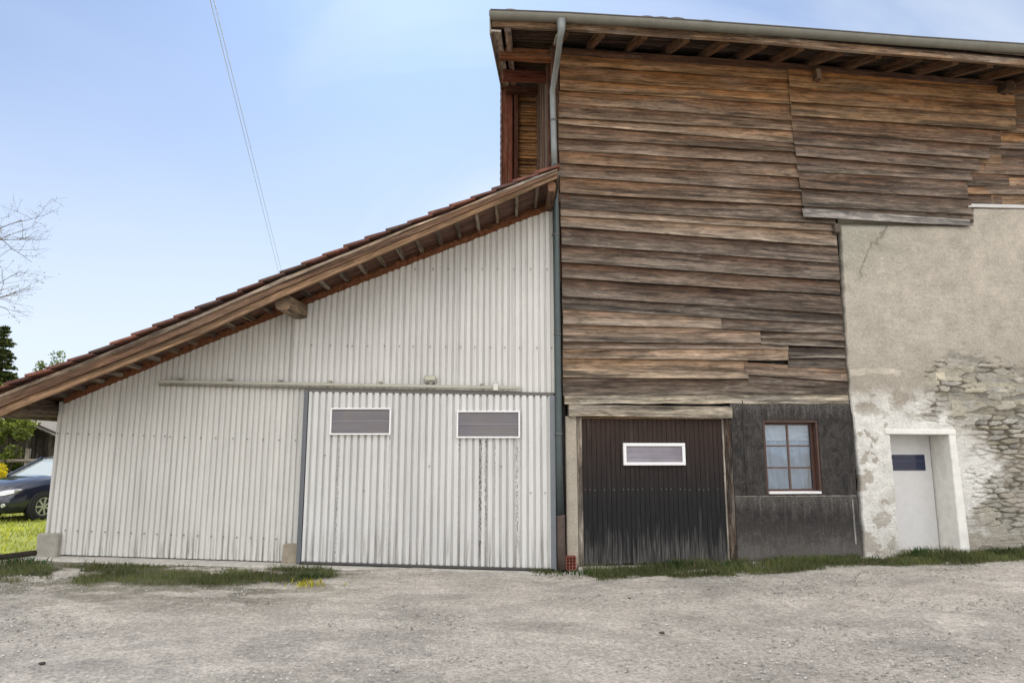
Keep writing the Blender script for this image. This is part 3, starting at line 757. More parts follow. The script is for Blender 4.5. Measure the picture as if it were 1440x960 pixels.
A += [(791, 436, 456, 1013, 446, 463, srgb(150, 138, 124), .008), (1013, 449, 463, 1184, 456, 470, srgb(108, 92, 80)),
      (791, 456, 481, 1068, 460, 483, srgb(142, 128, 114)), (1068, 466, 476, 1186, 469, 479, srgb(112, 98, 86)), (1068, 475, 484, 1186, 478, 489, srgb(104, 92, 82)),
      (791, 481, 491, 1107, 482, 491, srgb(118, 98, 82)), (791, 490, 504, 1107, 484, 507, srgb(150, 132, 112), .006), (1107, 489, 503, 1187, 491, 504, srgb(90, 82, 76)), (1107, 502, 516, 1188, 504, 518, srgb(84, 77, 72)),
      (791, 504, 531, 1051, 506, 532, srgb(150, 134, 114)), (1046, 511, 527, 1189, 518, 536, srgb(128, 112, 96), .014),
      (791, 530, 556, 1190, 531, 553, srgb(98, 84, 72)), (1050, 525, 541, 1189, 532, 545, srgb(84, 68, 56))]
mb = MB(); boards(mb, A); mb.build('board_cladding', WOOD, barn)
# second, overlapping section of boards
Bd = [(1107, 100, 1421, 127), (1108, 125, 1422, 146), (1110, 146, 1424, 167), (1112, 165, 1424, 186), (1114, 186, 1404, 207), (1116, 205, 1388, 225), (1118, 222, 1374, 241), (1121, 242, 1362, 256), (1125, 266, 1357, 281), (1129, 291, 1362, 303), (1130, 300, 1365, 313)]
cB = [tan, tan2, srgb(146, 120, 86), srgb(122, 100, 80), srgb(110, 90, 74), srgb(106, 86, 70), srgb(104, 84, 68), srgb(100, 80, 64), srgb(98, 80, 66), srgb(104, 90, 78)]
Bb = []
for i in range(10):
    a, b = Bd[i], Bd[i+1]; Bb.append((a[0], a[1], b[1]+.5, b[2] if i > 3 else b[2], a[3], b[3]+.5, cB[i], .03))
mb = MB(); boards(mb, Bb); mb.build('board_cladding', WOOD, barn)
# third section to the right, older shorter boards behind the diagonal break
Cb = []; yb0 = 128
prev = yb0
for i in range(13):
    nx_ = prev+random.uniform(10, 15)
    if nx_ > 288: nx_ = 289
    for seg_ in ((1335, 1402), (1392, 1478), (1466, 1640)):
        s0 = random.uniform(-10, 10)
        Cb.append((seg_[0]+(s0 if seg_[0] > 1350 else 0)-8, prev-.5+(seg_[0]-1350)*.045-4, nx_+(seg_[0]-1350)*.045*(1 if nx_ < 250 else .2)-(4 if nx_ < 250 else 0), seg_[1]+s0+6, prev-.5+(seg_[1]-1350)*.045-4, nx_+(seg_[1]-1350)*.045*(1 if nx_ < 250 else .2)-(4 if nx_ < 250 else 0), sc(random.choice([tan2, br, dk, srgb(140, 115, 84)]), random.uniform(.8, 1.1)), random.uniform(-.012, .008)))
    prev = nx_
    if nx_ >= 289: break
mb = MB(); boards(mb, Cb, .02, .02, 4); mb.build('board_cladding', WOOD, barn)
# skirting flashings below sections two and three
m = MB()
m.loft([[tuple(B(px, y0, .125)), tuple(B(px+2, y1, .165)), tuple(B(px+2, y1, .145)), tuple(B(px, y0+1, .05))] for px, y0, y1 in [(1128, 293, 304.5), (1200, 297, 308.5), (1290, 304, 314), (1364, 309, 317)]], srgb(148, 142, 136))
m.build('skirt_board', WOODG, barn)
m = MB(); m.loft([[tuple(B(px, 286.5+dy, .05)), tuple(B(px, 290.5+dy, .12)), tuple(B(px, 291.5+dy, .11)), tuple(B(px, 288+dy, .03))] for px, dy in ((1362, 0), (1440, 1.5), (1640, 5))], (.62, .61, .58)); m.build('flashing', PAINT, barn)
# backing wall behind cladding and doors
a = B(786, 79); b = B(1640, 140)
m = MB()
x0 = B(788, 500).x; x1 = B(1640, 500).x; zt0 = B(790, 66).z
def bk(xa, xb_, za, zb_): m.box(xa, xb_, .03, .12, za, zb_, (.03, .026, .022))
zc = B(800, 560).z
CORE = []
def bk2(xa, xb_, za, zb_): m.box(xa, xb_, .14, .22, za, zb_, (.03, .026, .022))
_w0 = B(1075, 640, .05).x; _w1 = B(1153, 640, .05).x; _wz1 = B(1110, 590, .05).z; _wz0 = B(1110, 694, .05).z
_d0 = B(1256, 700, .05).x-.06; _d1 = B(1339, 690, .05).x+.02; _dz = B(1290, 611, .05).z+.02
bk(x0+.02, x1, zc+.25, B(790, 74).z)
bk2(x0+.02, _w0, -.2, zc+.3); bk2(_w0, _w1, -.2, _wz0); bk2(_w0, _w1, _wz1, zc+.3); bk2(_w1, _d0, -.2, zc+.3); bk2(_d0, _d1, _dz, zc+.3); bk2(_d1, x1, -.2, zc+.3)
m.build('wall_core', WOODR, barn)
# wall plate beam
m = MB(); p0 = B(770, 73, .02); p1 = B(1640, 138, .02)
pts = [B(px, interp(px, [770, 790, 1107, 1330, 1440, 1640], [73, 75, 96, 116, 124, 139]), .02) for px in (772, 900, 1107, 1250, 1330, 1440, 1640)]
for p, q in zip(pts[:-1], pts[1:]): m.beam((p.x, -.02, p.z), (q.x, -.02, q.z), .14, .10, srgb(96, 68, 50))
m.build('wall_plate', WOODR, barn)
# rafters
wx = [782, 829, 884, 938, 990, 1039, 1087, 1137, 1187, 1240, 1287, 1332, 1380, 1426, 1472, 1520, 1570]
def ywall(px): return interp(px, [770, 829, 938, 1087, 1187, 1332, 1640], [64, 66, 73, 86, 96, 107, 132])
EO = 1.0
def yeave(px): return interp(px, [690, 843, 963, 1078, 1185, 1342, 1440, 1700], [36, 42, 50, 58, 69, 82, 91, 115])
m = MB()
for px in wx:
    a = B(px, ywall(px), 0); ratio = 1
    # eave end lies straight out from the wall
    e_z = None
    # find px whose x matches on eave plane
    xe = a.x
    lo, hi = 600.0, 2200.0
    for _ in range(30):
        mid = (lo+hi)/2
        if B(mid, yeave(mid), EO).x < xe: lo = mid
        else: hi = mid
    e = B(lo, yeave(lo), EO)
    dirv = (e-a); A_ = a-dirv*.5
    m.beam(A_+Vector((0, 0, .02)), e+Vector((0, .10, .035)), .10, .12, sc(srgb(112, 82, 58), random.uniform(.85, 1.1)), seg=3, jit=.003)
m.build('rafters', WOODR, barn)
# roof: underside boarding, tiles
def eavez(x):   # local eave height at EO
    lo, hi = 500.0, 2400.0
    for _ in range(30):
        mid = (lo+hi)/2
        if B(mid, yeave(mid), EO).x < x: lo = mid
        else: hi = mid
    return B(lo, yeave(lo), EO).z
xl = B(692, 36, EO).x; xr = B(1640, 110, EO).x
SLP = math.tan(R(18.5))
xs = np.linspace(xl, xr, 26)
zE = np.array([eavez(q) for q in xs])
DEP = 7.0
# left verge runs slightly askew
xvb = B(707, 120, -2.7).x
def vx(y): return xl+(xvb-xl)*(y+EO)/(2.7+EO)
m = MB()
ny = 46
for i in range(ny):          # underside laths with gaps
    y0 = -EO-.02+i*(DEP/ny); y1 = y0+DEP/ny*.82
    rings = []
    for k, (q, z) in enumerate(zip(xs, zE)):
        xa = vx(y0) if k == 0 else max(q, vx(y0))
        zz = z+.075+(y0+EO)*SLP
        rings.append([(xa, y0, zz), (xa, y1, zz+(y1-y0)*SLP), (xa, y1, zz+(y1-y0)*SLP+.018), (xa, y0, zz+.018)])
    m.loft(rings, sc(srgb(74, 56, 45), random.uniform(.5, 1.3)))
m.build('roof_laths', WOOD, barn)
m = MB(); rings = []
for k, (q, z) in enumerate(zip(xs, zE)):
    qb = vx(DEP) if k == 0 else max(q, vx(DEP)); rings.append([(q, -EO, z+.10), (qb, DEP, z+.10+(DEP+EO)*SLP), (qb, DEP, z+.12+(DEP+EO)*SLP), (q, -EO, z+.12)])
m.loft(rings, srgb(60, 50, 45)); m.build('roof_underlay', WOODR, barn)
# outer shell: side, back and rear roof slope, so that no daylight gets inside
zr_ = lambda x, y: float(np.interp(x, xs, zE))+.02+(y+EO)*SLP if y <= DEP else float(np.interp(x, xs, zE))+.02+(2*DEP-y+EO)*SLP
def shell(name, xa, xb_, col):
    m = MB(); prof = [(.15, -.2), (.15, zr_(xa, .15)), (DEP, zr_(xa, DEP)), (2*DEP-1, zr_(xa, 2*DEP-1)), (2*DEP-1, -.2)]
    m.loft([[(xa, p[0], p[1]) for p in prof], [(xb_, p[0], p[1]) for p in prof]], col); m.build(name, WOOD, barn)
_sx = B(788, 300).x
shell('side_wall', _sx+.06, _sx+.12, srgb(90, 72, 58)); shell('side_wall', xr-.2, xr-.1, srgb(170, 160, 145))
m = MB(); m.box(_sx+.06, xr-.1, 2*DEP-1.1, 2*DEP-1, -.2, zr_(_sx, 2*DEP-1)-.02, srgb(120, 100, 80)); m.build('back_wall', WOOD, barn)
m = MB(); m.loft([[(max(q, vx(DEP)), DEP, z+.10+(DEP+EO)*SLP), (max(q, vx(2*DEP)+.8), 2*DEP, z+.10+EO*SLP), (max(q, vx(2*DEP)+.8), 2*DEP, z+.16+EO*SLP), (max(q, vx(DEP)), DEP, z+.2+(DEP+EO)*SLP)] for q, z in zip(xs, zE)], srgb(96, 76, 66)); m.build('rear_roof', TILE, barn)
# tiles: pantile rolls across, rows up the slope
nxx = int((xr-xl+.1)/.045); XX = np.linspace(xl-.04, xr, nxx)
rows = []; step = .34
TX = []; TY = []; TZ = []
zz = np.interp(XX, xs, zE)
jit = rng.uniform(-.008, .008, (40, nxx//5+2)); bigj = rng.random((40, nxx//5+2))
for r_ in range(22):
    ja = np.repeat(jit[r_], 5)[:nxx]; bj = (np.where(np.repeat(bigj[r_], 5)[:nxx] > .6, .03, 0)+.035)*(XX < B(1110, 45, 1).x) if r_ < 1 else 0
    wave = .018*np.abs(np.sin(XX/.225*math.pi))+ja
    for k, (f, lift) in enumerate(((0, .0), (0.001, .045), (.99, .012))):
        yy = -EO-.07+(r_+f)*step
        TX.append(XX+(vx(yy)-xl)*(xr-XX)/(xr-xl)); TY.append(np.full(nxx, yy)); TZ.append(zz+.13+(yy+EO)*SLP+lift+(wave+bj if k else wave*0-.01))
TX = np.array(TX); TY = np.array(TY); TZ = np.array(TZ)
tc_ = np.array(srgb(96, 80, 74))[None, None]*(.7+.5*_tab[(np.arange(TX.shape[0])//3)[:, None] % 256, (np.arange(nxx)//5)[None] % 256])[..., None]
grid_obj('roof_tiles', TX, TY, TZ, tc_, TILE, barn, smooth=False)
# eave batten (pale weathered) under the gutter
m = MB(); rings = []
for q, z in zip(xs, zE): rings.append([(q, -EO-.03, z-.035), (q, -EO+.03, z-.035), (q, -EO+.03, z+.065), (q, -EO-.03, z+.065+random.uniform(-.004, .004))])
m.loft(rings, srgb(140, 112, 86)); m.build('eave_batten', WOODG, barn)
# gutter: half-round with rolled bead, joints and brackets
GO = EO+.11
def gutc(px): return interp(px, [688, 790, 950, 1100, 1280, 1440, 1700], [23.5, 27, 36.5, 47, 60.5, 71, 92])
m = MB(); rings = []; gr = .083
gp = [B(px, gutc(px), GO) for px in (689, 740, 800, 860, 920, 980, 1040, 1100, 1160, 1220, 1280, 1340, 1400, 1440, 1500, 1600, 1700)]
for p in gp:
    ring = []
    for k in range(13):
        a = math.pi+math.pi*k/12; ring.append((p.x, p.y+gr*math.cos(a), p.z+.05+gr*1.15*math.sin(a)))
    for k in range(12, -1, -1):
        a = math.pi+math.pi*k/12; ring.append((p.x, p.y+(gr-.004)*math.cos(a), p.z+.051+(gr-.004)*1.15*math.sin(a)))
    rings.append(ring)
m.loft(rings, srgb(112, 111, 102), smooth=False)
m.tube([(p.x, p.y-gr, p.z+.052) for p in gp], .011, srgb(84, 82, 78), 8)
ring = [(gp[0].x-.004, gp[0].y+gr*math.cos(math.pi+math.pi*k/12), gp[0].z+.05+gr*1.15*math.sin(math.pi+math.pi*k/12)) for k in range(13)]
m.loft([ring, [(q[0]+.006, q[1], q[2]) for q in ring]], srgb(120, 116, 105))
gut = m.build('gutter', ZINC, barn)
for px in (722, 797, 847, 911, 976, 1035, 1098, 1160, 1216, 1273, 1336, 1385, 1450, 1520):
    p = B(px, gutc(px), GO); r2 = gr+.0035; m = MB()
    m.loft([[(p.x+dx, p.y+r2*math.cos(math.pi+math.pi*k/12), p.z+.05+r2*1.15*math.sin(math.pi+math.pi*k/12)) for k in range(13)] for dx in (-.009, .009)], srgb(118, 112, 100), caps=False, closed=False)
    m.build('gutter_strap', ZINC, gut)
# downpipe
m = MB(); g0 = B(789, 32, GO); 
pts = [g0+Vector((0, 0, .04)), B(789.5, 42, GO-.02), B(788, 52, GO-.06), B(783, 90, .55), B(777, 128, .17), B(777.5, 145, .14), B(779, 200, .13), B(780, 240, .13)]
m.tube(pts, [.075, .055, .045, .045, .045, .045, .045, .045], srgb(122, 126, 125), 14)
m.tube([B(788, 44, GO-.07), B(783, 50, .8), B(780, 62, .6)], .02, srgb(160, 160, 155), 8)
pts = [B(780, 232, .13), B(781.5, 300, .13), B(784, 480, .13), B(786, 640, .13), B(788, 728, .13)]
m.tube(pts, .05, srgb(72, 82, 82), 14)
dp = m.build('downpipe', ZINC, barn)
m = MB(); m.tube([B(788, 724, .13), B(788.5, 727, .13), B(789, 760, .13), B(790, 800, .13)], [.064, .058, .058, .062], srgb(88, 76, 70), 14); m.build('drain_boot', CONC, dp)
for py in (170, 330, 470, 610):
    m = MB(); p = B(interp(py, [130, 240, 480, 640], [778, 780, 784, 786]), py, .13); m.tube([(p.x, p.y, p.z-.015), (p.x, p.y, p.z+.015)], .056, srgb(92, 96, 94), 14); m.build('pipe_clip', ZINC, dp)
# stub beams under the plate
m = MB(); p = B(1147, 108, .1); m.box(p.x-.045, p.x+.045, -.2, .1, p.z-.09, p.z+.09, srgb(104, 78, 54), axis='y'); m.build('beam_end', WOODR, barn, .006)
m = MB(); p = B(1411, 127, .1); m.tube([(p.x, -.26, p.z), (p.x, .1, p.z)], .095, srgb(78, 60, 46), 14); m.build('beam_end', WOODR, barn)
p = B(1176, 320, .1)
m = MB(); m.box(p.x-.05, p.x+.04, -.14, .05, p.z-.09, p.z+.06, srgb(86, 74, 64), axis='y', jit=.01); m.build('beam_end', WOODG, barn, .01)

# gable side (left): side wall, verge, purlins, set-back louvred wall
sxl = B(788, 300).x
m = MB()
for k in range(14):
    y0 = .12+k*.22; m.box(sxl-.01-random.uniform(0, .02), sxl+.05, y0, y0+.205, 3.5, eavez(sxl)+.30+(y0)*SLP+.05, sc(srgb(104, 80, 62), random.uniform(.5, 1.2)), axis='z')
m.build('side_boards', WOOD, barn)
m = MB()
m.box(sxl-.11, sxl+.0, .0, .13, 4.2, eavez(sxl)+.32, srgb(110, 72, 52), axis='z', jit=.004)
m.box(sxl-.13, sxl-.05, .35, .47, 4.2, eavez(sxl)+.40, srgb(96, 64, 46), axis='z', jit=.004)
m.build('corner_post', WOODR, barn, .006)
for (px, py, yy, hh, ww, c) in [(1, 78, .1, .15, .15, srgb(138, 90, 58)), (1, 108, 1.2, .16, .15, srgb(120, 66, 50)), (1, 127, 2.55, .16, .12, srgb(96, 62, 48))]:
    zz_ = B(740, py, -yy).z
    m = MB(); m.box(vx(yy)+.06, sxl+.05, yy-ww/2, yy+ww/2, zz_-hh/2, zz_+hh/2, c, jit=.004)
    m.build('gable_purlin', WOODR, barn, .006)
# verge rafter + weathered verge boards
z0v = eavez(xl)
m = MB()
ys_ = [-EO-.02, 0, 1, 2, 2.85]
m.loft([[(vx(y)-.012, y, z0v-.10+(y+EO)*SLP), (vx(y)+.13, y, z0v-.10+(y+EO)*SLP), (vx(y)+.13, y, z0v-.07+(y+EO)*SLP), (vx(y)-.012, y, z0v-.07+(y+EO)*SLP)] for y in ys_], srgb(160, 150, 140))
m.loft([[(vx(y)-.035, y, z0v-.13+(y+EO)*SLP), (vx(y)-.013, y, z0v-.13+(y+EO)*SLP), (vx(y)-.013, y, z0v+.13+(y+EO)*SLP), (vx(y)-.035, y, z0v+.13+(y+EO)*SLP)] for y in ys_], srgb(140, 126, 112))
m.build('verge_board', WOODG, barn)
m = MB(); m.loft([[(vx(y)+.18, y, z0v-.09+(y+EO)*SLP), (vx(y)+.27, y, z0v-.09+(y+EO)*SLP), (vx(y)+.27, y, z0v+.05+(y+EO)*SLP), (vx(y)+.18, y, z0v+.05+(y+EO)*SLP)] for y in ys_], srgb(150, 128, 112))
m.build('verge_rafter', WOODG, barn)
# set-back wall
LY = 2.7
bx0 = B(706, 190, -LY).x; bx1 = B(724, 190, -LY).x; bx2 = B(757, 190, -LY).x; bzt = B(720, 122, -LY).z
m = MB()
m.box(bx0, bx0+.10, LY-.03, LY+.05, 3.0, bzt, srgb(128, 76, 54), axis='z', jit=.004); m.box(bx0+.105, bx0+.20, LY-.045, LY+.05, 3.0, bzt, srgb(118, 66, 48), axis='z', jit=.004)
m.box(bx1-.01, bx1+.055, LY-.09, LY+.05, 3.0, bzt-.1, srgb(124, 76, 56), axis='z')
m.build('upright_boards', WOODR, barn)
m = MB(); z = 4.2
while z < bzt-.02:
    h = random.uniform(.035, .06)
    y_ = LY+random.uniform(-.01, .02)
    m.loft([[(bx1+.05, y_, z+random.uniform(-.006, .006)), (bx1+.05, y_+.05, z+.03), (bx1+.05, y_+.05, z+h+.03), (bx1+.05, y_, z+h)], [(bx2+.12, y_, z+random.uniform(-.008, .008)), (bx2+.12, y_+.05, z+.03), (bx2+.12, y_+.05, z+h+.03), (bx2+.12, y_, z+h)]], sc(srgb(176, 128, 78), random.uniform(.6, 1.15)))
    z += h+random.uniform(.006, .02)
m.build('louvre_slats', WOOD, barn)
m = MB(); m.box(bx0+.02, bx2+.14, LY+.10, LY+.13, 3.0, bzt, srgb(120, 74, 46), axis='z'); m.build('bay_backing', WOODR, barn)
m = MB(); z = 4.2      # tile-hung outer cheek, edge seen against the sky
while z < bzt+.02:
    m.loft([[(bx0-.005+dxx, yy, z), (bx0-.045+dxx, yy, z-.01), (bx0-.03+dxx, yy, z+.17), (bx0-.005+dxx, yy, z+.17)] for yy, dxx in ((LY-.06, 0), (LY+3.5, .45))], sc(srgb(122, 98, 86), random.uniform(.75, 1.15))); z += .15
m.build('hung_tiles', TILE, barn)
# ---------------------------------------------------------------- ground floor front
# stone wall
wr = B(1640, 500).x
def wl(z):  # left boundary of masonry
    pts = [B(1212, 790), B(1208, 700), B(1200, 620), B(1191, 555), B(1185, 450), B(1180, 350), B(1177, 300)]
    return float(np.interp(z, [p.z for p in pts], [p.x for p in pts]))
zs = np.arange(-.15, B(1300, 283).z, .0115); nu = 420
zs2 = zs[:, None]
left = np.array([wl(z) for z in zs]); edge = (fbm(zs*6, zs*0+3, 4)-.5)*.045
left = left+edge
u = np.concatenate([[0, 0], np.linspace(0, 1, nu)])
u = np.concatenate([[0, 0], np.linspace(0, .62, int(nu*.85)), np.linspace(.62, 1, int(nu*.25))[1:]])
WX = left[:, None]+(wr-left)[:, None]*u[None]; WZ = np.repeat(zs2, len(u), 1)
# to photo measure for tracing the patches
def toPx(x, z, d=.05):
    P = np.stack([x, np.full_like(x, -d), z], -1)
    wx_ = C0.x+BX.x*x+BN.x*d; wy_ = BX.y*x+BN.y*d; wz_ = z
    X_ = wx_; Y_ = wy_+CAMD; Z_ = wz_-CAMZ
    fwd = Y_*math.cos(PITCH)+Z_*math.sin(PITCH); up = -Y_*math.sin(PITCH)+Z_*math.cos(PITCH)
    return 720+F*X_/fwd, 480-F*up/fwd
U, V_ = toPx(WX, WZ)
n1 = fbm(WX*1.4, WZ*1.4, 5, 3)-.5; n2 = fbm(WX*5, WZ*6, 5, 13)-.5; n3 = fbm(WX*16, WZ*20, 4, 23)-.5
Ui = U+n1*70+n2*30; Vi = V_+n1*60+n2*36
# rubble coursing
zw = WZ+.05*(fbm(WX*1.7, WZ*1.2, 3, 41)-.5)+.02*n2; xw = WX+.05*n2+.04*n1
CWX, CWZ = .25, .074
big = 1+.55*(fbm(WX*.8, WZ*.8, 2, 91)-.5)
gx_ = xw/CWX; gz_ = (zw+.02*np.sin(WX*1.3))/CWZ
iz = np.floor(gz_); F1 = np.full(gx_.shape, 9.); F2 = np.full(gx_.shape, 9.); sid = np.zeros_like(gx_)
for dj in (-1, 0, 1):
    rz_ = iz+dj; off_ = _tab[(rz_.astype(int)*7) % 256, 3]*.9; sx_ = gx_*(.75+.6*_tab[(rz_.astype(int)*13) % 256, 8])+off_; ix = np.floor(sx_)
    for di in (-1, 0, 1):
        a_ = (ix+di).astype(int) % 256; b__ = rz_.astype(int) % 256
        cx__ = ix+di+.5+.8*(_tab[a_, b__]-.5); cz__ = rz_+.5+.75*(_tab[b__, a_]-.5)
        dd_ = np.sqrt(((sx_-cx__)*1.0)**2+((gz_-cz__)*1.0)**2)+np.maximum(np.abs(sx_-cx__)*.8, np.abs(gz_-cz__))*.6
        idv = (a_*31+b__*17) % 256
        m1 = dd_ < F1; F2 = np.where(m1, F1, np.minimum(F2, dd_)); sid = np.where(m1, idv, sid); F1 = np.where(m1, dd_, F1)
dist = (F2-F1)*.05+.009*n3-.004+.10*np.clip(fbm(WX*1.9, WZ*2.6, 4, 83)-.445, -.03, .3)
srand = _tab[sid.astype(int), 91]; srand2 = _tab[sid.astype(int), 45]
stone_prof = sst(.0, .016, dist)
# exposure mask of stones
topb = np.interp(U, [1180, 1260, 1300, 1330, 1380, 1440, 1600], [640, 560, 520, 506, 500, 505, 500])
ex = sst(-14, 16, (V_+n2*60+n1*50)-topb)
ex = ex*sst(1270, 1318, U+n1*60+n2*50+ (V_ > 600)*-26)
lime = np.clip(sst(560, 600, Vi)*sst(1300, 1262, Ui) + sst(1405, 1365, Ui+n2*50)*sst(590, 640, Vi)*sst(1330, 1345, U)*sst(760, 720, Vi)
    + sst(1350, 1335, Ui)*sst(578, 600, Vi)*sst(625, 612, V_+0*Vi), 0, 1)
lime2 = sst(535, 575, Vi)*sst(640, 600, Vi)*sst(1345, 1290, Ui)*sst(-.1, .06, n2)
lime = np.maximum(lime, lime2*.85)
smear = sst(.02, .14, fbm(WX*2.6, WZ*3.4, 4, 77)-.42)*sst(560, 720, V_)   # mortar smeared over stones lower down
ex2 = ex*(1-.95*np.clip(lime, 0, 1)*(.5+.9*(n2 > -.06)).clip(0, 1))*(1-.6*smear)
plaster = np.array(srgb(184, 176, 163)); 
colr = plaster[None, None]*(1+.28*n1[..., None]+.22*n2[..., None])
greyp = (sst(1262, 1235, Ui)*sst(420, 350, Vi)*sst(1165, 1180, U))[..., None]
colr = lerpc(colr, srgb(168, 164, 150), greyp*.9)
colr = lerpc(colr, srgb(160, 150, 136), (sst(480, 560, Vi)*.5)[..., None])
colr = lerpc(colr, srgb(206, 200, 188), (sst(.08, .2, n2+n1*.5)*sst(420, 300, V_)*.0)[..., None])
stc = np.array(srgb(170, 165, 152))[None, None]*(.64+.60*srand[..., None])*(1+.5*n3[..., None])*(1+.3*n2[..., None])*np.stack([1+.04*(srand2-.5), np.ones_like(srand2), 1-.14*(srand2-.5)], -1)
mort = np.array(srgb(150, 140, 122))[None, None]*(.8+.5*(n3[..., None]+.5)*.6)
stc = stc*stone_prof[..., None]+mort*(1-stone_prof[..., None])*.72
lowg = (sst(640, 720, V_)*sst(1360, 1400, U))[..., None]
stc = lerpc(stc, srgb(164, 162, 150), lowg*.45)
colr = lerpc(colr, stc, ex2[..., None])
flake = sst(.15, .18, fbm(WX*7, WZ*5, 4, 55)-.5)*sst(560, 600, V_)*sst(1262, 1240, U)
colr = lerpc(colr, srgb(228, 226, 219), (lime*(1-.85*flake)*(1-.75*sst(690, 740, Vi)*(U < 1256)*(n2 > -.05)))[..., None]*.95)
colr = lerpc(colr, srgb(176, 170, 158), (sst(735, 775, Vi)*.35)[..., None])
# pale repair patch strip
patch = sst(1190, 1194, U)*sst(1264, 1260, U+n2*8)*sst(518, 521, V_+n2*8)*sst(529, 526, V_+n2*8)
colr = lerpc(colr, srgb(205, 196, 180), patch[..., None]*.8)
patch2 = sst(1313, 1315, U)*sst(1328, 1326, U)*sst(522, 524, V_)*sst(534, 532, V_)
colr = lerpc(colr, srgb(222, 210, 188), patch2[..., None]*.9)
crack = np.exp(-((U-(1246-(V_-318)*.55)+n1*40+n2*25)/1.3)**2)*sst(312, 320, V_)*sst(405, 380, V_)
colr = lerpc(colr, srgb(112, 104, 92), crack[..., None]*.7)
depth = .055+.02*n1+.020*n2+.008*n3 + (1-ex2)*.042 + ex2*(stone_prof*(.0+.038*srand)-.026*(1-stone_prof)) + patch*.006-flake*lime*.006
under = np.where(U < 1366, sst(322, 310, V_), sst(296, 289, V_)); depth = depth*(1-under)+(-.02)*under
YY = -depth
YY[:, 0] = .02; YY[:, 1] = YY[:, 2]*.5
xo0 = B(1256, 700, .05).x; xo1 = B(1339, 690, .05).x; zo1 = B(1290, 611, .05).z
keep = np.ones((WX.shape[0]-1, WX.shape[1]-1), bool)
cxm = (WX[:-1, :-1]+WX[1:, 1:])/2; czm = (WZ[:-1, :-1]+WZ[1:, 1:])/2
keep &= ~((cxm > xo0) & (cxm < xo1) & (czm < zo1))
grid_obj('stone_wall', WX, YY, WZ, np.clip(colr, 0, .85), MASON, barn, keep)
# white door in its reveal
RV = .36
x0 = xo0; x1 = xo1
wcol = srgb(222, 220, 213)
m = MB()
zb_ = float(gz(b2w(Vector((x0, 0, 0))).x, 0))-.1
m.box(x0-.12, x0+.004, -.03, RV+.1, zb_, zo1+.0, wcol, axis='z', jit=.003)
m.loft([[(x1-.004, -.112, zb_), (x1+.155, -.112, zb_), (x1+.155, RV+.1, zb_), (x1-.004, RV+.1, zb_)], [(x1-.004, -.112, zo1+.0), (x1+.105, -.112, zo1+.0), (x1+.105, RV+.1, zo1+.0), (x1-.004, RV+.1, zo1+.0)]], wcol)
m.box(x0-.08, x1+.11, -.118, RV+.1, zo1+.001, zo1+.085, sc(wcol, .97), jit=.005)
m.build('door_surround', LIMEW, barn, .01)
wdx1 = B(1313, 690, -RV+.03).x
m = MB(); zdb = float(gz(b2w(Vector((x0, 0, 0))).x, 0.3))+.02
m.box(x0-.05, wdx1, RV-.04, RV, zdb, zo1-.0, (.63, .62, .61), axis='z')
wd = m.build('white_door', WHITEF, barn, .004)
m = MB(); m.box(x0-.06, x1+.05, .005, RV+.05, zdb-.25, zdb-.006, srgb(170, 165, 155)); m.build('door_sill', CONC, barn, .008)
xa, xb_, za, zb2 = pxrect(B, 1245, 639, 1300, 661, -RV+.04)
m = MB(); m.box(xa-.05, xb_, RV-.055, RV-.041, za, zb2, (.02, .02, .05)); m.build('window_pane', NAVY, wd)
m = MB(); zz = lerp(za, zb2, .62); m.box(xa-.05, xb_, RV-.06, RV-.0555, zz-.004, zz+.004, srgb(70, 80, 120)); m.build('glazing_bar', PAINT, wd)

# tarred panels around the window
pl = B(1030, 640, .05).x; pr0 = B(1199, 640, .05).x; ptop = B(1110, 563, .05).z; pmid = B(1110, 697, .05).z
wx0 = B(1075, 640, .05).x; wx1 = B(1153, 640, .05).x; wz1 = B(1110, 590, .05).z; wz0 = B(1110, 694, .05).z
m = MB(); PD0, PD1 = -.062, .0
prt = B(1197, 563, .05).x; prm = B(1204, 697, .05).x; prb = B(1212, 780, .05).x
m.box(pl, wx0, PD0, PD1, pmid+.003, ptop, axis='z'); m.box(wx0, wx1, PD0, PD1, wz1, ptop); 
m.loft([[(wx1, PD0, pmid+.003), (prm, PD0, pmid+.003), (prm, PD1, pmid+.003), (wx1, PD1, pmid+.003)], [(wx1, PD0, ptop), (prt, PD0, ptop), (prt, PD1, ptop), (wx1, PD1, ptop)]])
m.box(wx0, wx1, PD0, PD1, pmid+.003, wz0)
px_ = B(1048, 640, .07).x; m.box(px_-.008, px_+.008, PD0-.012, PD0, pmid+.01, ptop-.01, axis='z')
m.loft([[(pl, PD0-.006, -.1), (prb, PD0-.006, -.1), (prb, PD1, -.1), (pl, PD1, -.1)], [(pl, PD0-.006, pmid), (prm, PD0-.006, pmid), (prm, PD1, pmid), (pl, PD1, pmid)]])
m.build('tarred_panel', PANEL, barn)
m = MB(); rg = []
for i in range(41):
    q = lerp(pl+.01, prm, i/40); h_ = random.uniform(.002, .009); rg.append([(q, PD0-.012, pmid-h_), (q, PD0-.012, pmid+h_), (q, PD0+.01, pmid+h_), (q, PD0+.01, pmid-h_)])
m.loft(rg, srgb(128, 122, 114)); m.build('cement_bead', CONC, barn)
m = MB(); px_ = B(1202, 740, .07).x; m.box(px_-.012, px_+.01, PD0-.014, PD0-.004, B(1200, 765, .07).z, B(1200, 702, .07).z, srgb(150, 148, 142), axis='z', jit=.004); m.build('panel_trim', WOODG, barn)
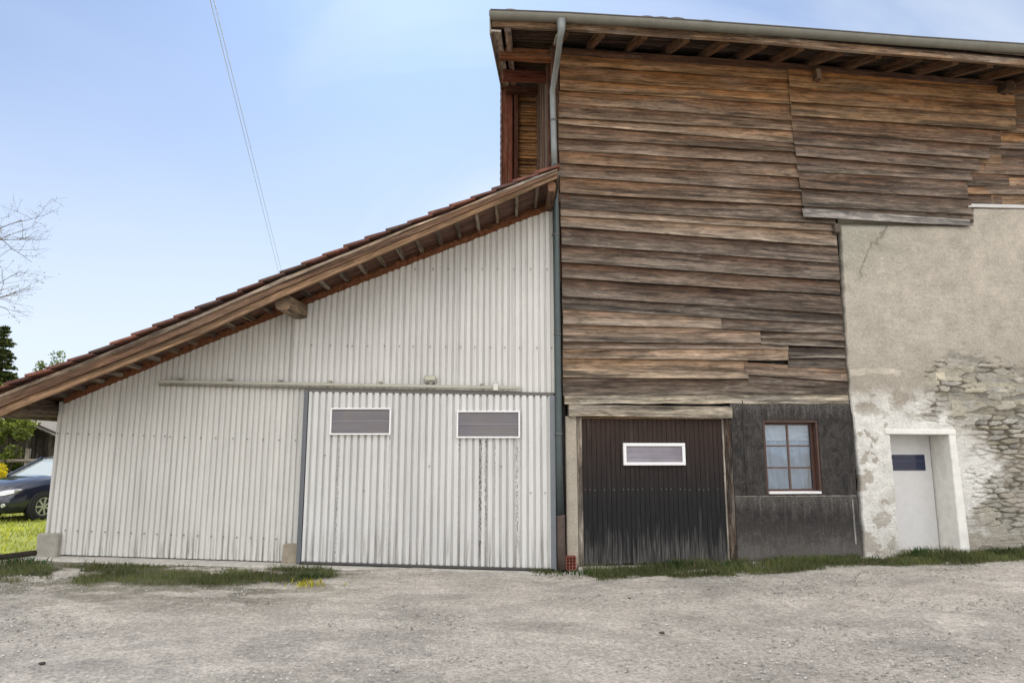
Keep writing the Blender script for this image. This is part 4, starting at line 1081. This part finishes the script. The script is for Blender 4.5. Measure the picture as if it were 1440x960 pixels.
# window with reveal, frame, muntins, curtain
win = MB(); fb = srgb(72, 48, 38); RD = .09
win.box(wx0, wx0+.035, -.05, RD+.05, wz0, wz1, fb, axis='z'); win.box(wx1-.035, wx1, -.05, RD+.05, wz0, wz1, fb, axis='z')
win.box(wx0+.035, wx1-.035, -.05, RD+.05, wz1-.04, wz1, fb); win.box(wx0+.035, wx1-.035, -.045, RD+.05, wz0, wz0+.03, sc(fb, .6))
wino = win.build('window', mat_plain('brown_paint', None, .5, 0, .2, 12, .2), barn, .004)
ix0, ix1, iz0, iz1 = wx0+.035, wx1-.035, wz0+.03, wz1-.04
m = MB(); y0, y1 = RD-.045, RD
m.box(ix0, ix0+.035, y0, y1, iz0, iz1, fb, axis='z'); m.box(ix1-.04, ix1, y0, y1, iz0, iz1, fb, axis='z'); m.box(ix0+.035, ix1-.04, y0, y1, iz1-.035, iz1, fb); m.box(ix0+.035, ix1-.04, y0, y1, iz0, iz0+.035, fb)
mu_c = srgb(88, 66, 54); cx_ = (ix0+ix1)/2
m.box(cx_-.014, cx_+.014, y0+.008, y1-.008, iz0+.035, iz1-.035, mu_c, axis='z')
for t in (.335, .665): zz = lerp(iz0+.02, iz1-.02, t); m.box(ix0+.035, ix1-.04, y0+.010, y1-.010, zz-.012, zz+.012, mu_c)
m.build('sash', bpy.data.materials['brown_paint'], wino, .003)
m = MB(); m.box(ix0+.03, ix1-.035, y0+.024, y0+.028, iz0+.03, iz1-.03); m.build('window_pane', GLASS, wino)
m = MB(); m.box(wx0+.03, wx1-.03, -.085, RD-.05, wz0-.0, wz0+.035, (.72, .71, .7)); m.build('window_sill', WHITEF, wino, .004)
# curtain: gathered cloth
nx_, nz_ = 90, 20
XX_, ZZ_ = np.meshgrid(np.linspace(ix0-.02, ix1+.02, nx_), np.linspace(iz0-.02, lerp(iz0, iz1, .84), nz_))
fold = .02*np.sin(XX_*34+3*np.sin(ZZ_*2.5))+.012*np.sin(XX_*71+ZZ_*5)
grid_obj('curtain', XX_, RD+.11+fold, ZZ_, np.ones((nz_, nx_, 3))*np.array([.30, .36, .42]), CLOTH, wino)
XX_, ZZ_ = np.meshgrid(np.linspace(ix0-.02, ix1+.02, nx_), np.linspace(lerp(iz0, iz1, .74), iz1+.02, nz_))
fold = .012*np.sin(XX_*60+ZZ_*20)+.01*np.sin(ZZ_*70+3*np.sin(XX_*6))
grid_obj('curtain', XX_, RD+.07+fold, ZZ_, np.ones((nz_, nx_, 3))*np.array([.42, .43, .43]), CLOTH, wino)
m = MB(); m.box(wx0-.1, wx1+.1, RD+.3, RD+.34, wz0-.2, wz1+.2, (.1, .1, .1)); m.build('room_wall', BLACK, barn)

# big dark door, its posts, lintels and the plaster pier
dx0 = B(819.5, 690, .0).x; dx1 = B(1019, 690, .0).x; dzt = B(920, 589, 0).z
dzb = .06
m = MB(); nb = 30; bw = (dx1-dx0)/nb
for i in range(nb):
    xa = dx0+i*bw; yo = random.uniform(-.004, .004); jb = random.uniform(-.015, .015)
    m.loft([[(xa+.0022, .0+yo, z), (xa+bw-.0022, .0+yo, z), (xa+bw-.0022, .03, z), (xa+.0022, .03, z)] for z in (dzb+jb, .8, 1.5, dzt)], (.03, .03, .03))
bdoor = m.build('plank_door', DOORW, barn, .0015)
m = MB(); m.box(dx0, dx1, .035, .06, dzb+.02, dzt, (.01, .01, .01)); m.build('door_core', BLACK, bdoor)
m = MB(); m.box(-.006, .006, -.009, 0, -.006, .006, srgb(120, 110, 104)); _nail = m.build('nail', PAINT, bdoor); _k = 0
for i in range(nb):
    if i % 2 == 0 or random.random() < .5:
        p = Vector((dx0+(i+.5)*bw, 0, B(900, 688).z+random.uniform(-.01, .01))); o = _nail if _k == 0 else _nail.copy()
        if _k: COL.objects.link(o); o.parent = bdoor
        _k += 1; o.location = p
xa, xb_, za, zb2 = pxrect(B, 880.5, 627, 959, 649.5, .02); twin_window(bdoor, xa, xb_, za, zb2, -.012, .045, POLYL, 2, (.78, .77, .77))
m = MB()
pA = B(813, 700, .03).x
m.box(pA, dx0-.004, -.035, .08, -.1, B(815, 583, .03).z, srgb(140, 128, 112), axis='z', jit=.004)
m.build('door_post', WOODG, barn, .006); m = MB()
m.box(dx1+.003, B(1023, 700, .03).x, -.02, .08, -.1, dzt+.03, srgb(190, 182, 168), axis='z', jit=.003)
m.build('door_stop', WOODG, barn, .004); m = MB()
m.box(B(1023.5, 700, .05).x, pl-.003, -.055, .05, -.1, B(1026, 570, .05).z, srgb(82, 66, 54), axis='z', jit=.004)
m.build('door_post', WOODG, barn, .006)
m = MB(); a_ = B(799, 577, .05); b_ = B(1028, 580, .05)
rg = []
for i in range(11):
    t = i/10; p = lerp(a_, b_, t); h = .085+random.uniform(-.007, .007); 
    rg.append([(p.x, -.11+random.uniform(-.004, .004), p.z-h), (p.x, -.115+random.uniform(-.004, .004), p.z+h), (p.x, .03, p.z+h), (p.x, .03, p.z-h)])
m.loft(rg, srgb(168, 156, 138)); m.build('lintel', WOODG, barn, .008)
m = MB(); m.box(dx0, dx1, -.03, .05, dzt+.002, dzt+.035, srgb(150, 120, 88)); m.build('head_strip', WOOD, barn)
# plaster strip above lintel, left pier
m = MB(); rg = []
for i in range(15):
    t = i/14; px = lerp(793, 1192, t); a_ = B(px, 553.5+random.uniform(-.6, .6), .03); b_ = B(px, 566+random.uniform(-1, 1), .03)
    rg.append([(b_.x, -.075+random.uniform(-.008, .008), b_.z-.02), (a_.x, -.05, a_.z+.02), (a_.x, .05, a_.z+.02), (b_.x, .05, b_.z-.02)])
m.loft(rg, srgb(172, 160, 140)); m.build('sill_beam', WOODG, barn, .006)
m = MB(); m.box(B(796, 700).x, pA-.003, -.03, .1, -.1, B(800, 585).z, srgb(188, 178, 162), axis='z', jit=.006); m.build('plaster_pier', MASON, barn, .01)
m = MB(); m.box(B(790, 700).x, B(797, 700).x, .02, .12, -.1, B(790, 555).z, (.05, .045, .04), axis='z'); m.build('corner_filler', WOODR, barn)
m = MB(); m.box(dx0-.1, B(1040, 700).x, -.14, .12, -.15, dzb-.02, srgb(165, 160, 150), jit=.004); m.build('threshold', CONC, barn, .01)

# hollow red brick at the pier's foot
p = b2w(B(802, 787, .08))
hb = tag(empty('hollow_brick', (p.x, p.y, 0.0), BYAW), 'red perforated brick at the foot of the plaster pier', 'brick')
m = MB(); W_, H_ = .13, .17; n_ = 3
z0_ = .02
for i in range(n_+1): xx = -W_/2+i*W_/n_; m.box(xx-.008, xx+.008, -.06, .08, z0_, z0_+H_, srgb(128, 76, 64), axis='z')
for i in range(5): zz = z0_+i*H_/4; m.box(-W_/2-.007, W_/2+.007, -.058, .079, zz-.007, zz+.007, srgb(120, 70, 60))
m.build('clay_web', TILE, hb); m = MB(); m.box(-W_/2, W_/2, .03, .07, z0_, z0_+H_, (.05, .02, .02)); m.build('clay_back', TILE, hb)

# dark log lying left of the shed corner
p = S(30, 777, .3)
m = MB(); pts = [Vector((p.x-.35, -.45, float(gz(p.x, -.4))+.05)), Vector((p.x-.1, -.25, float(gz(p.x, -.3))+.06)), Vector((p.x+.22, .1, float(gz(p.x, 0))+.08))]
m.tube(pts, [.035, .04, .038], (.035, .028, .022), 10); lo_ = m.build('old_log', BARK); tag(lo_, 'short dark log lying on the grass beside the shed corner', 'log')

# a few darker lumps lying on the yard
def stone(px, py, r, col, label):
    rr = ray(px, py); t = (CAMZ-.03)/-rr.z; x = rr.x*t; y = -CAMD+rr.y*t
    m = MB(); n = 9; rings = []
    for i in range(6):
        a = math.pi*(i+.02)/5.04; rad = r*math.sin(a); rings.append([(rad*math.cos(2*math.pi*k/n)*random.uniform(.8, 1.2), rad*math.sin(2*math.pi*k/n)*.8*random.uniform(.8, 1.2), r*.35*math.cos(a)) for k in range(n)])
    m.loft(rings, col, smooth=False); o = m.build('dirt_clod', CONC); o.location = (x, y, float(gz(x, y))+r*.2+.004); tag(o, label, 'clod', 'dark clods of earth on the gravel')
stone(931, 886, .03, (.06, .055, .045), 'largest dark earth clod on the gravel in front of the plank door')
stone(885, 838, .02, (.07, .06, .05), 'small dark clod on gravel just below the turf strip')
stone(997, 829, .018, (.09, .08, .07), 'small dark clod on gravel below the tarred panel')
stone(60, 928, .028, (.05, .045, .04), 'dark flat clod in the near left corner of the yard')

# ------------------------------------------------------------------ overhead cables
def cable(p0, d0, p1, d1, label):
    a = S(p0[0], p0[1], -d0); b = S(p1[0], p1[1], -d1); dirv = b-a; a2 = a-dirv*.25; b2 = b+dirv*.3
    pts = []
    for i in range(25):
        t = i/24; q = lerp(a2, b2, t); q.z -= .0*math.sin(math.pi*t); pts.append(q)
    m = MB(); m.tube(pts, .008, srgb(205, 208, 214), 6); o = m.build('overhead_cable', PAINT); tag(o, label, 'cable', 'overhead cables crossing the sky')
cable((293, -10), 2, (391, 380), 22, 'thin overhead cable crossing the sky, the left one of the pair')
cable((298, -10), 2.2, (395, 378), 22, 'thin overhead cable crossing the sky, the right one of the pair')
# wooden pole hidden behind the roof is left out

# ------------------------------------------------------------------ vegetation and background left
def leaves(name, pts, size, cols, parent, aspect=.55):
    n = len(pts); a = rng.normal(0, 1, (n, 3)); a /= np.linalg.norm(a, axis=1)[:, None]; b = np.cross(a, rng.normal(0, 1, (n, 3))); b /= np.linalg.norm(b, axis=1)[:, None]
    s = size*rng.uniform(.5, 1.3, (n, 1)); p = np.asarray(pts)
    V = np.stack([p-a*s, p+b*s*aspect, p+a*s, p-b*s*aspect], 1).reshape(-1, 3); Fc = np.arange(n*4).reshape(-1, 4)
    return tri_obj(name, V, Fc, cols, LEAF, parent, 4)
def colmix(n, c0, c1): t = rng.random((n, 1)); return np.array([c0])*(1-t)+np.array([c1])*t
def bush(name, label, cat, x, y, rx, ry, h, n, size, c0, c1, clumps=14, trunk=True, base=0, group=None):
    z0 = float(gz(x, y)); e = empty(name, (x, y, z0)); tag(e, label, cat, group)
    P = []
    cs = []
    for k in range(clumps):
        a = random.uniform(0, 2*math.pi); r = random.uniform(.1, .75)**.6
        cs.append((math.cos(a)*r*rx, math.sin(a)*r*ry, base+(h-base)*random.uniform(.12, .85), random.uniform(.22, .42)*min(rx, h*.6)))
    per = n//clumps
    for c in cs:
        d = rng.normal(0, 1, (per, 3)); d /= np.linalg.norm(d, axis=1)[:, None]; rad = c[3]*rng.random((per, 1))**.45
        P.append(np.array(c[:3])+d*rad*np.array([1, 1, .85]))
    P = np.concatenate(P); leaves('foliage', P, size, colmix(len(P), c0, c1), e)
    m = MB()
    for c in cs[:8]: m.tube([(random.uniform(-.05, .05), random.uniform(-.05, .05), -.05), (c[0]*.4, c[1]*.4, c[2]*.5), (c[0], c[1], c[2])], [.05*h/3+.01, .03*h/3+.006, .008], (.09, .07, .05), 6)
    m.build('stems', BARK, e)
    return e
bush('garden_shrub', 'bright yellow-flowered shrub at the left edge behind the car', 'shrub', *(S(-2, 650, -9.6).xy), .6, .6, 1.5, 2400, .05, (.42, .36, .02), (.6, .5, .03), 9)
bush('garden_shrub', 'light green leafy shrub beside the fence behind the car', 'shrub', *(S(48, 650, -10.5).xy), .75, .6, 1.45, 2600, .04, (.14, .2, .03), (.34, .38, .05), 10)
bush('broadleaf_tree', 'dense green tree spreading over the dark hut', 'tree', *(S(20, 600, -16).xy), 2.4, 2.2, 4.4, 9000, .09, (.045, .075, .02), (.2, .25, .05), 22, base=.8)
bush('garden_shrub', 'tall dark green shrub in front of the hut behind the car', 'shrub', *(S(8, 640, -11.9).xy), .85, .7, 3.0, 3600, .06, (.05, .075, .02), (.22, .26, .05), 14, base=.5)
bush('broadleaf_tree', 'dark bushy tree at the far left beside the conifer', 'tree', *(S(-60, 600, -19).xy), 2.6, 2.4, 4.6, 8000, .1, (.03, .05, .018), (.12, .16, .04), 20, base=.6)
bush('young_tree', 'sparse pale green treetop showing above the shed roof', 'tree', *(S(72, 520, -15).xy), .75, .7, 5.6, 1300, .06, (.07, .11, .03), (.16, .2, .07), 16, base=3.2)
def conifer(x, y, h, r, label):
    z0 = float(gz(x, y)); e = empty('conifer_tree', (x, y, z0)); tag(e, label, 'tree')
    m = MB(); m.tube([(0, 0, -.1), (.05, 0, h*.5), (0, 0, h)], [.16, .1, .01], (.07, .05, .035), 8); m.build('trunk', BARK, e)
    P = []; mb_ = MB()
    z = .7
    while z < h-.05:
        k = max(6, int(13*(1-z/h))+5); rr = r*(1-z/h)**.8+.05
        for j in range(k):
            a = random.uniform(0, 6.28); L = rr*random.uniform(.65, 1.1); nn = int(26+60*L)
            t = rng.random(nn)**.7; dr = -.18*L*t**1.5+.12*L*t
            px_ = np.cos(a)*L*t; py_ = np.sin(a)*L*t
            P.append(np.stack([px_+rng.normal(0, .05, nn), py_+rng.normal(0, .05, nn), z+dr-.04*rng.random(nn)], -1))
        z += random.uniform(.11, .2)
    P = np.concatenate(P); leaves('foliage', P, .10, colmix(len(P), (.018, .035, .014), (.10, .12, .035)), e, .4)
p = S(6, 500, -18); conifer(p.x-.1, p.y, 6.9, 1.5, 'tall dark conifer rising behind the shed at the left edge')
# bare budding tree: twigs reach in from the left edge
def bare_tree(x, y, h, label):
    z0 = float(gz(x, y)); e = empty('bare_tree', (x, y, z0)); tag(e, label, 'tree')
    m = MB(); tips = []
    def br(p, d, L, r, lvl):
        n = 4; pts = [p]; dd = d.copy()
        for i in range(n):
            dd = (dd+Vector((random.gauss(0, .13), random.gauss(0, .13), random.gauss(.02, .1)))).normalized(); pts.append(pts[-1]+dd*L/n)
        m.tube(pts, [max(r*(.9-.5*i/n), .0024) for i in range(n+1)], (.16, .14, .12), 5 if lvl > 1 else 8)
        if lvl >= 3: tips.extend(pts[1:])
        if lvl < 5:
            for k in range(random.choice([3, 3, 4]) if lvl else 9):
                t = random.uniform(.35, 1) if lvl else random.uniform(.32, 1); i = min(int(t*n), n-1); q = lerp(pts[i], pts[i+1], t*n-i)
                side = Vector((random.gauss(0, 1), random.gauss(0, 1), random.gauss(.1, .5))).normalized()
                nd = (dd*.55+side*.75).normalized(); br(q, nd, L*random.uniform(.5, .68), r*.5, lvl+1)
    br(Vector((0, 0, 0)), Vector((0, 0, 1)), h*.72, .10, 0)
    m.build('branches', BARK, e, recalc=False)
    k = np.array([tuple(t) for t in tips]); idx = rng.integers(0, len(k), 3500); P = k[idx]+rng.normal(0, .05, (3500, 3))
    leaves('buds', P, .022, colmix(3500, (.10, .10, .03), (.2, .2, .08)), e)
random.seed(11); p = S(-185, 500, -6.5); bare_tree(p.x, p.y, 7.6, 'bare tree with budding twigs reaching in from the left')

# dark hut behind the car
p = S(40, 660, -13.0); hx, hy = p.x, p.y; hz = float(gz(hx, hy))
hut = tag(empty('garden_hut', (hx, hy, hz)), 'low dark wooden hut with pale gable board behind the car', 'hut')
m = MB()
for i in range(22): xx = -1.9+i*.19; m.box(xx, xx+.18, 0, .04, 0, 1.75+ (1.0-abs(xx+.1)/2.0)*.75, sc((.045, .036, .028), random.uniform(.6, 1.4)), axis='z')
m.build('wall', WOOD, hut)
m = MB()
for s_ in (-1, 1): m.beam((0, -.3, 2.62), (s_*2.4, -.3, 1.62), .05, .22, (.42, .38, .32) if s_ > 0 else (.2, .17, .14), up=Vector((0, 1, 0)))
m.build('gable_board', WOODG, hut)
m = MB()
for s_ in (-1, 1): m.loft([[(0, yy, 2.72), (s_*2.45, yy, 1.70), (s_*2.45, yy, 1.66), (0, yy, 2.68)] for yy in (-.35, 3.2)], (.09, .08, .075))
m.build('roof', TILE, hut)
# fence
p = S(20, 650, -11.5); fz = float(gz(p.x, p.y)); fen = tag(empty('wooden_fence', (p.x, p.y, fz)), 'grey wooden rail fence in the bushes behind the car', 'fence')
for xx in (-3.3, -1.45, .4, 2.25): 
    m = MB(); m.box(xx-.05, xx+.05, -.05, .05, -.1, 1.75, srgb(130, 118, 100), axis='z', jit=.008); m.build('post', WOODG, fen)
for zz in (.7, 1.35):
    m = MB(); m.beam((-3.4, -.06, zz), (2.3, -.06, zz+.05), .04, .09, srgb(136, 122, 102)); m.build('rail', WOODG, fen)
# far row of trees: one mass
P = []
for i in range(9):
    xx = -36+i*4.0+random.uniform(-.7, .7); yy = 24+random.uniform(-2, 3); hh = random.uniform(3.4, 4.6)
    for k in range(16):
        d = rng.normal(0, 1, (220, 3)); d /= np.linalg.norm(d, axis=1)[:, None]
        P.append(np.array([xx+random.uniform(-2, 2), yy+random.uniform(-1.6, 1.6), random.uniform(.4, hh)])+d*random.uniform(.5, 1.0)*rng.random((220, 1))**.45)
P = np.concatenate(P)
tag(leaves('far_trees', P, .14, colmix(len(P), (.03, .05, .018), (.12, .15, .04)), None), 'dark band of trees far behind the lawn', 'trees', kind='stuff')

# ------------------------------------------------------------------ car
CW = S(55, 709, -7.2)
TH = R(75)
car = empty('parked_car', (CW.x, CW.y, float(gz(CW.x, CW.y))), math.pi+TH)   # local +x is forward
tag(car, 'dark navy estate car parked on the lawn beyond the shed', 'car')
CARP = NT('navy_car_paint'); CARP.set('Base Color', (.008, .012, .03, 1)); CARP.set('Roughness', .18); CARP.set('Coat Weight', 1.0); CARP.set('Coat Roughness', .03); CARP = CARP.m
CGL = NT('car_glass'); CGL.set('Base Color', (.42, .46, .43, 1)); CGL.set('Roughness', .04); CGL.set('Specular IOR Level', 1.0); CGL.set('Coat Weight', 1.0); CGL = CGL.m  # pale opaque base colour paints in the sky's reflection on the glass
RUB = mat_plain('tyre_rubber', (.02, .02, .02), .85, 0, .2, 20, .2)
ALU = mat_plain('alloy', (.6, .6, .6), .3, .8, .05, 10, 0)
TRIM = mat_plain('black_trim', (.015, .015, .016), .6, 0, .1, 20, .1)
# local frame: the left front wheel is at (0, 0); car centre line at y = -0.77 (to its right); x forward
YC = -.77
def sect(x, hw, zb, zs_, zt, hwt):
    """closed ring across the car at x: bottom, sill, shoulder, top"""
    pts = [(-hw*.86, zb), (-hw*.98, zb+.12), (-hw, (zb+zs_)/2), (-hw*.97, zs_), (-hwt, zt-.02), (-hwt*.5, zt+.01), (0, zt+.018)]
    full = pts+[(-a, b) for a, b in pts[:-1][::-1]]
    return [(x, YC+a, b) for a, b in full]
m = MB()
ss = [(.93, .55, .34, .55, .62, .45), (.86, .74, .24, .62, .74, .58), (.72, .84, .2, .70, .86, .66), (.42, .885, .2, .82, .955, .72), (.0, .9, .22, .90, 1.01, .76), (-.45, .9, .22, .95, 1.06, .80),
      (-1.0, .9, .22, .97, 1.03, .84), (-2.0, .9, .22, .98, 1.04, .84), (-3.0, .89, .24, 1.0, 1.06, .82), (-3.45, .85, .3, 1.0, 1.06, .78), (-3.62, .75, .38, .96, 1.02, .7)]
m.loft([sect(*q) for q in ss], smooth=True); m.build('body', CARP, car, recalc=True)
def gsec(x, hwb, zb, zt, hwt): return [(x, YC-hwb, zb), (x, YC-hwt, zt-.03), (x, YC-hwt*.7, zt), (x, YC+hwt*.7, zt), (x, YC+hwt, zt-.03), (x, YC+hwb, zb)]
m = MB(); m.loft([gsec(-.36, .76, 1.02, 1.05, .72), gsec(-1.18, .78, 1.0, 1.50, .60), gsec(-1.9, .79, 1.0, 1.56, .60), gsec(-2.9, .78, 1.0, 1.53, .58), gsec(-3.5, .74, 1.0, 1.12, .66)], smooth=False)
m.build('window_glass', CGL, car)
m = MB(); m.loft([[(x, YC-a, z+.004), (x, YC-a*.6, z+.035), (x, YC+a*.6, z+.035), (x, YC+a, z+.004)] for x, a, z in ((-1.12, .60, 1.485), (-1.9, .62, 1.55), (-2.95, .60, 1.52), (-3.1, .58, 1.47))], smooth=True)
m.build('roof', CARP, car)
for s_ in (-1, 1):
    for q in (((-.34, .775, 1.03), (-1.15, .62, 1.49)), ((-1.75, .80, 1.02), (-1.78, .625, 1.53)), ((-2.65, .80, 1.02), (-2.7, .61, 1.52)), ((-3.5, .75, 1.03), (-3.1, .60, 1.46))):
        m = MB(); m.beam((q[0][0], YC+s_*q[0][1], q[0][2]), (q[1][0], YC+s_*q[1][1], q[1][2]), .06, .04, (.01, .01, .01), up=Vector((0, 1, 0))); m.build('pillar', CARP, car)
for wxx in (0, -2.62):
    for wy in (.0, YC*2):
        sg = 1 if wy == 0 else -1
        m = MB(); m.tube([(wxx, wy+sg*(.135-.18), .325), (wxx, wy+sg*.137, .325)], .375, (.01, .01, .01), 28); arch = m.build('wheel_arch', TRIM, car)
        m = MB(); r0 = .325
        prof = [(-.10, .2), (-.10, .31), (-.07, .325), (.125, .325), (.15, .31), (.15, .215)]
        rings = [[(wxx+q[1]*math.cos(a), wy+sg*q[0], r0+q[1]*math.sin(a)) for q in prof] for a in [2*math.pi*k/28 for k in range(29)]]
        m.loft(rings, (.02, .02, .02), smooth=True, caps=False); wh = m.build('wheel', RUB, car)
        m = MB()
        m.tube([(wxx, wy+sg*.105, r0), (wxx, wy+sg*.145, r0)], .05, (.6, .6, .6), 12)
        m.loft([[(wxx+q[1]*math.cos(a), wy+sg*q[0], r0+q[1]*math.sin(a)) for q in [(.10, .195), (.15, .2), (.15, .22), (.1, .22)]] for a in [2*math.pi*k/28 for k in range(29)]], caps=False)
        for k in range(7):
            a = 2*math.pi*k/7; m.beam((wxx+.03*math.cos(a), wy+sg*.135, r0+.03*math.sin(a)), (wxx+.205*math.cos(a), wy+sg*.135, r0+.205*math.sin(a)), .045, .03, (.6, .6, .6), up=Vector((0, 1, 0)))
        m.build('rim', ALU, wh)
for s_ in (-1, 1):
    m = MB(); yy = YC+s_*.62
    m.loft([[(x_, YC+s_*y_, z_+h_), (x_+.012, YC+s_*(y_+.012), z_-h_), (x_-.08, YC+s_*(y_-.08), z_-h_), (x_-.08, YC+s_*(y_-.08), z_+h_)] for x_, y_, z_, h_ in ((.955, .46, .645, .03), (.93, .60, .665, .055), (.865, .72, .69, .062), (.74, .835, .72, .05), (.60, .885, .755, .015))], (.7, .72, .75), smooth=False)
    m.build('headlight', ALU, car, .01)
    m = MB(); m.tube([(.80, YC+s_*.70, .40), (.89, YC+s_*.70, .40)], .05, (.7, .7, .7), 12); m.build('fog_lamp', ALU, car)
    m = MB(); m.loft([[(-.62, YC+s_*.88, 1.03), (-.62, YC+s_*1.04, 1.03), (-.62, YC+s_*1.04, 1.15), (-.62, YC+s_*.88, 1.13)], [(-.75, YC+s_*.88, 1.03), (-.75, YC+s_*1.03, 1.04), (-.75, YC+s_*1.03, 1.14), (-.75, YC+s_*.88, 1.13)]]); m.build('door_mirror', CARP, car, .015)
m = MB(); m.box(.88, .945, YC-.32, YC+.32, .5, .62, (.02, .02, .02)); m.build('grille', TRIM, car, .01)
m = MB(); m.box(.80, .93, YC-.4, YC+.4, .26, .40, (.02, .02, .02)); m.build('bumper_intake', TRIM, car, .02)
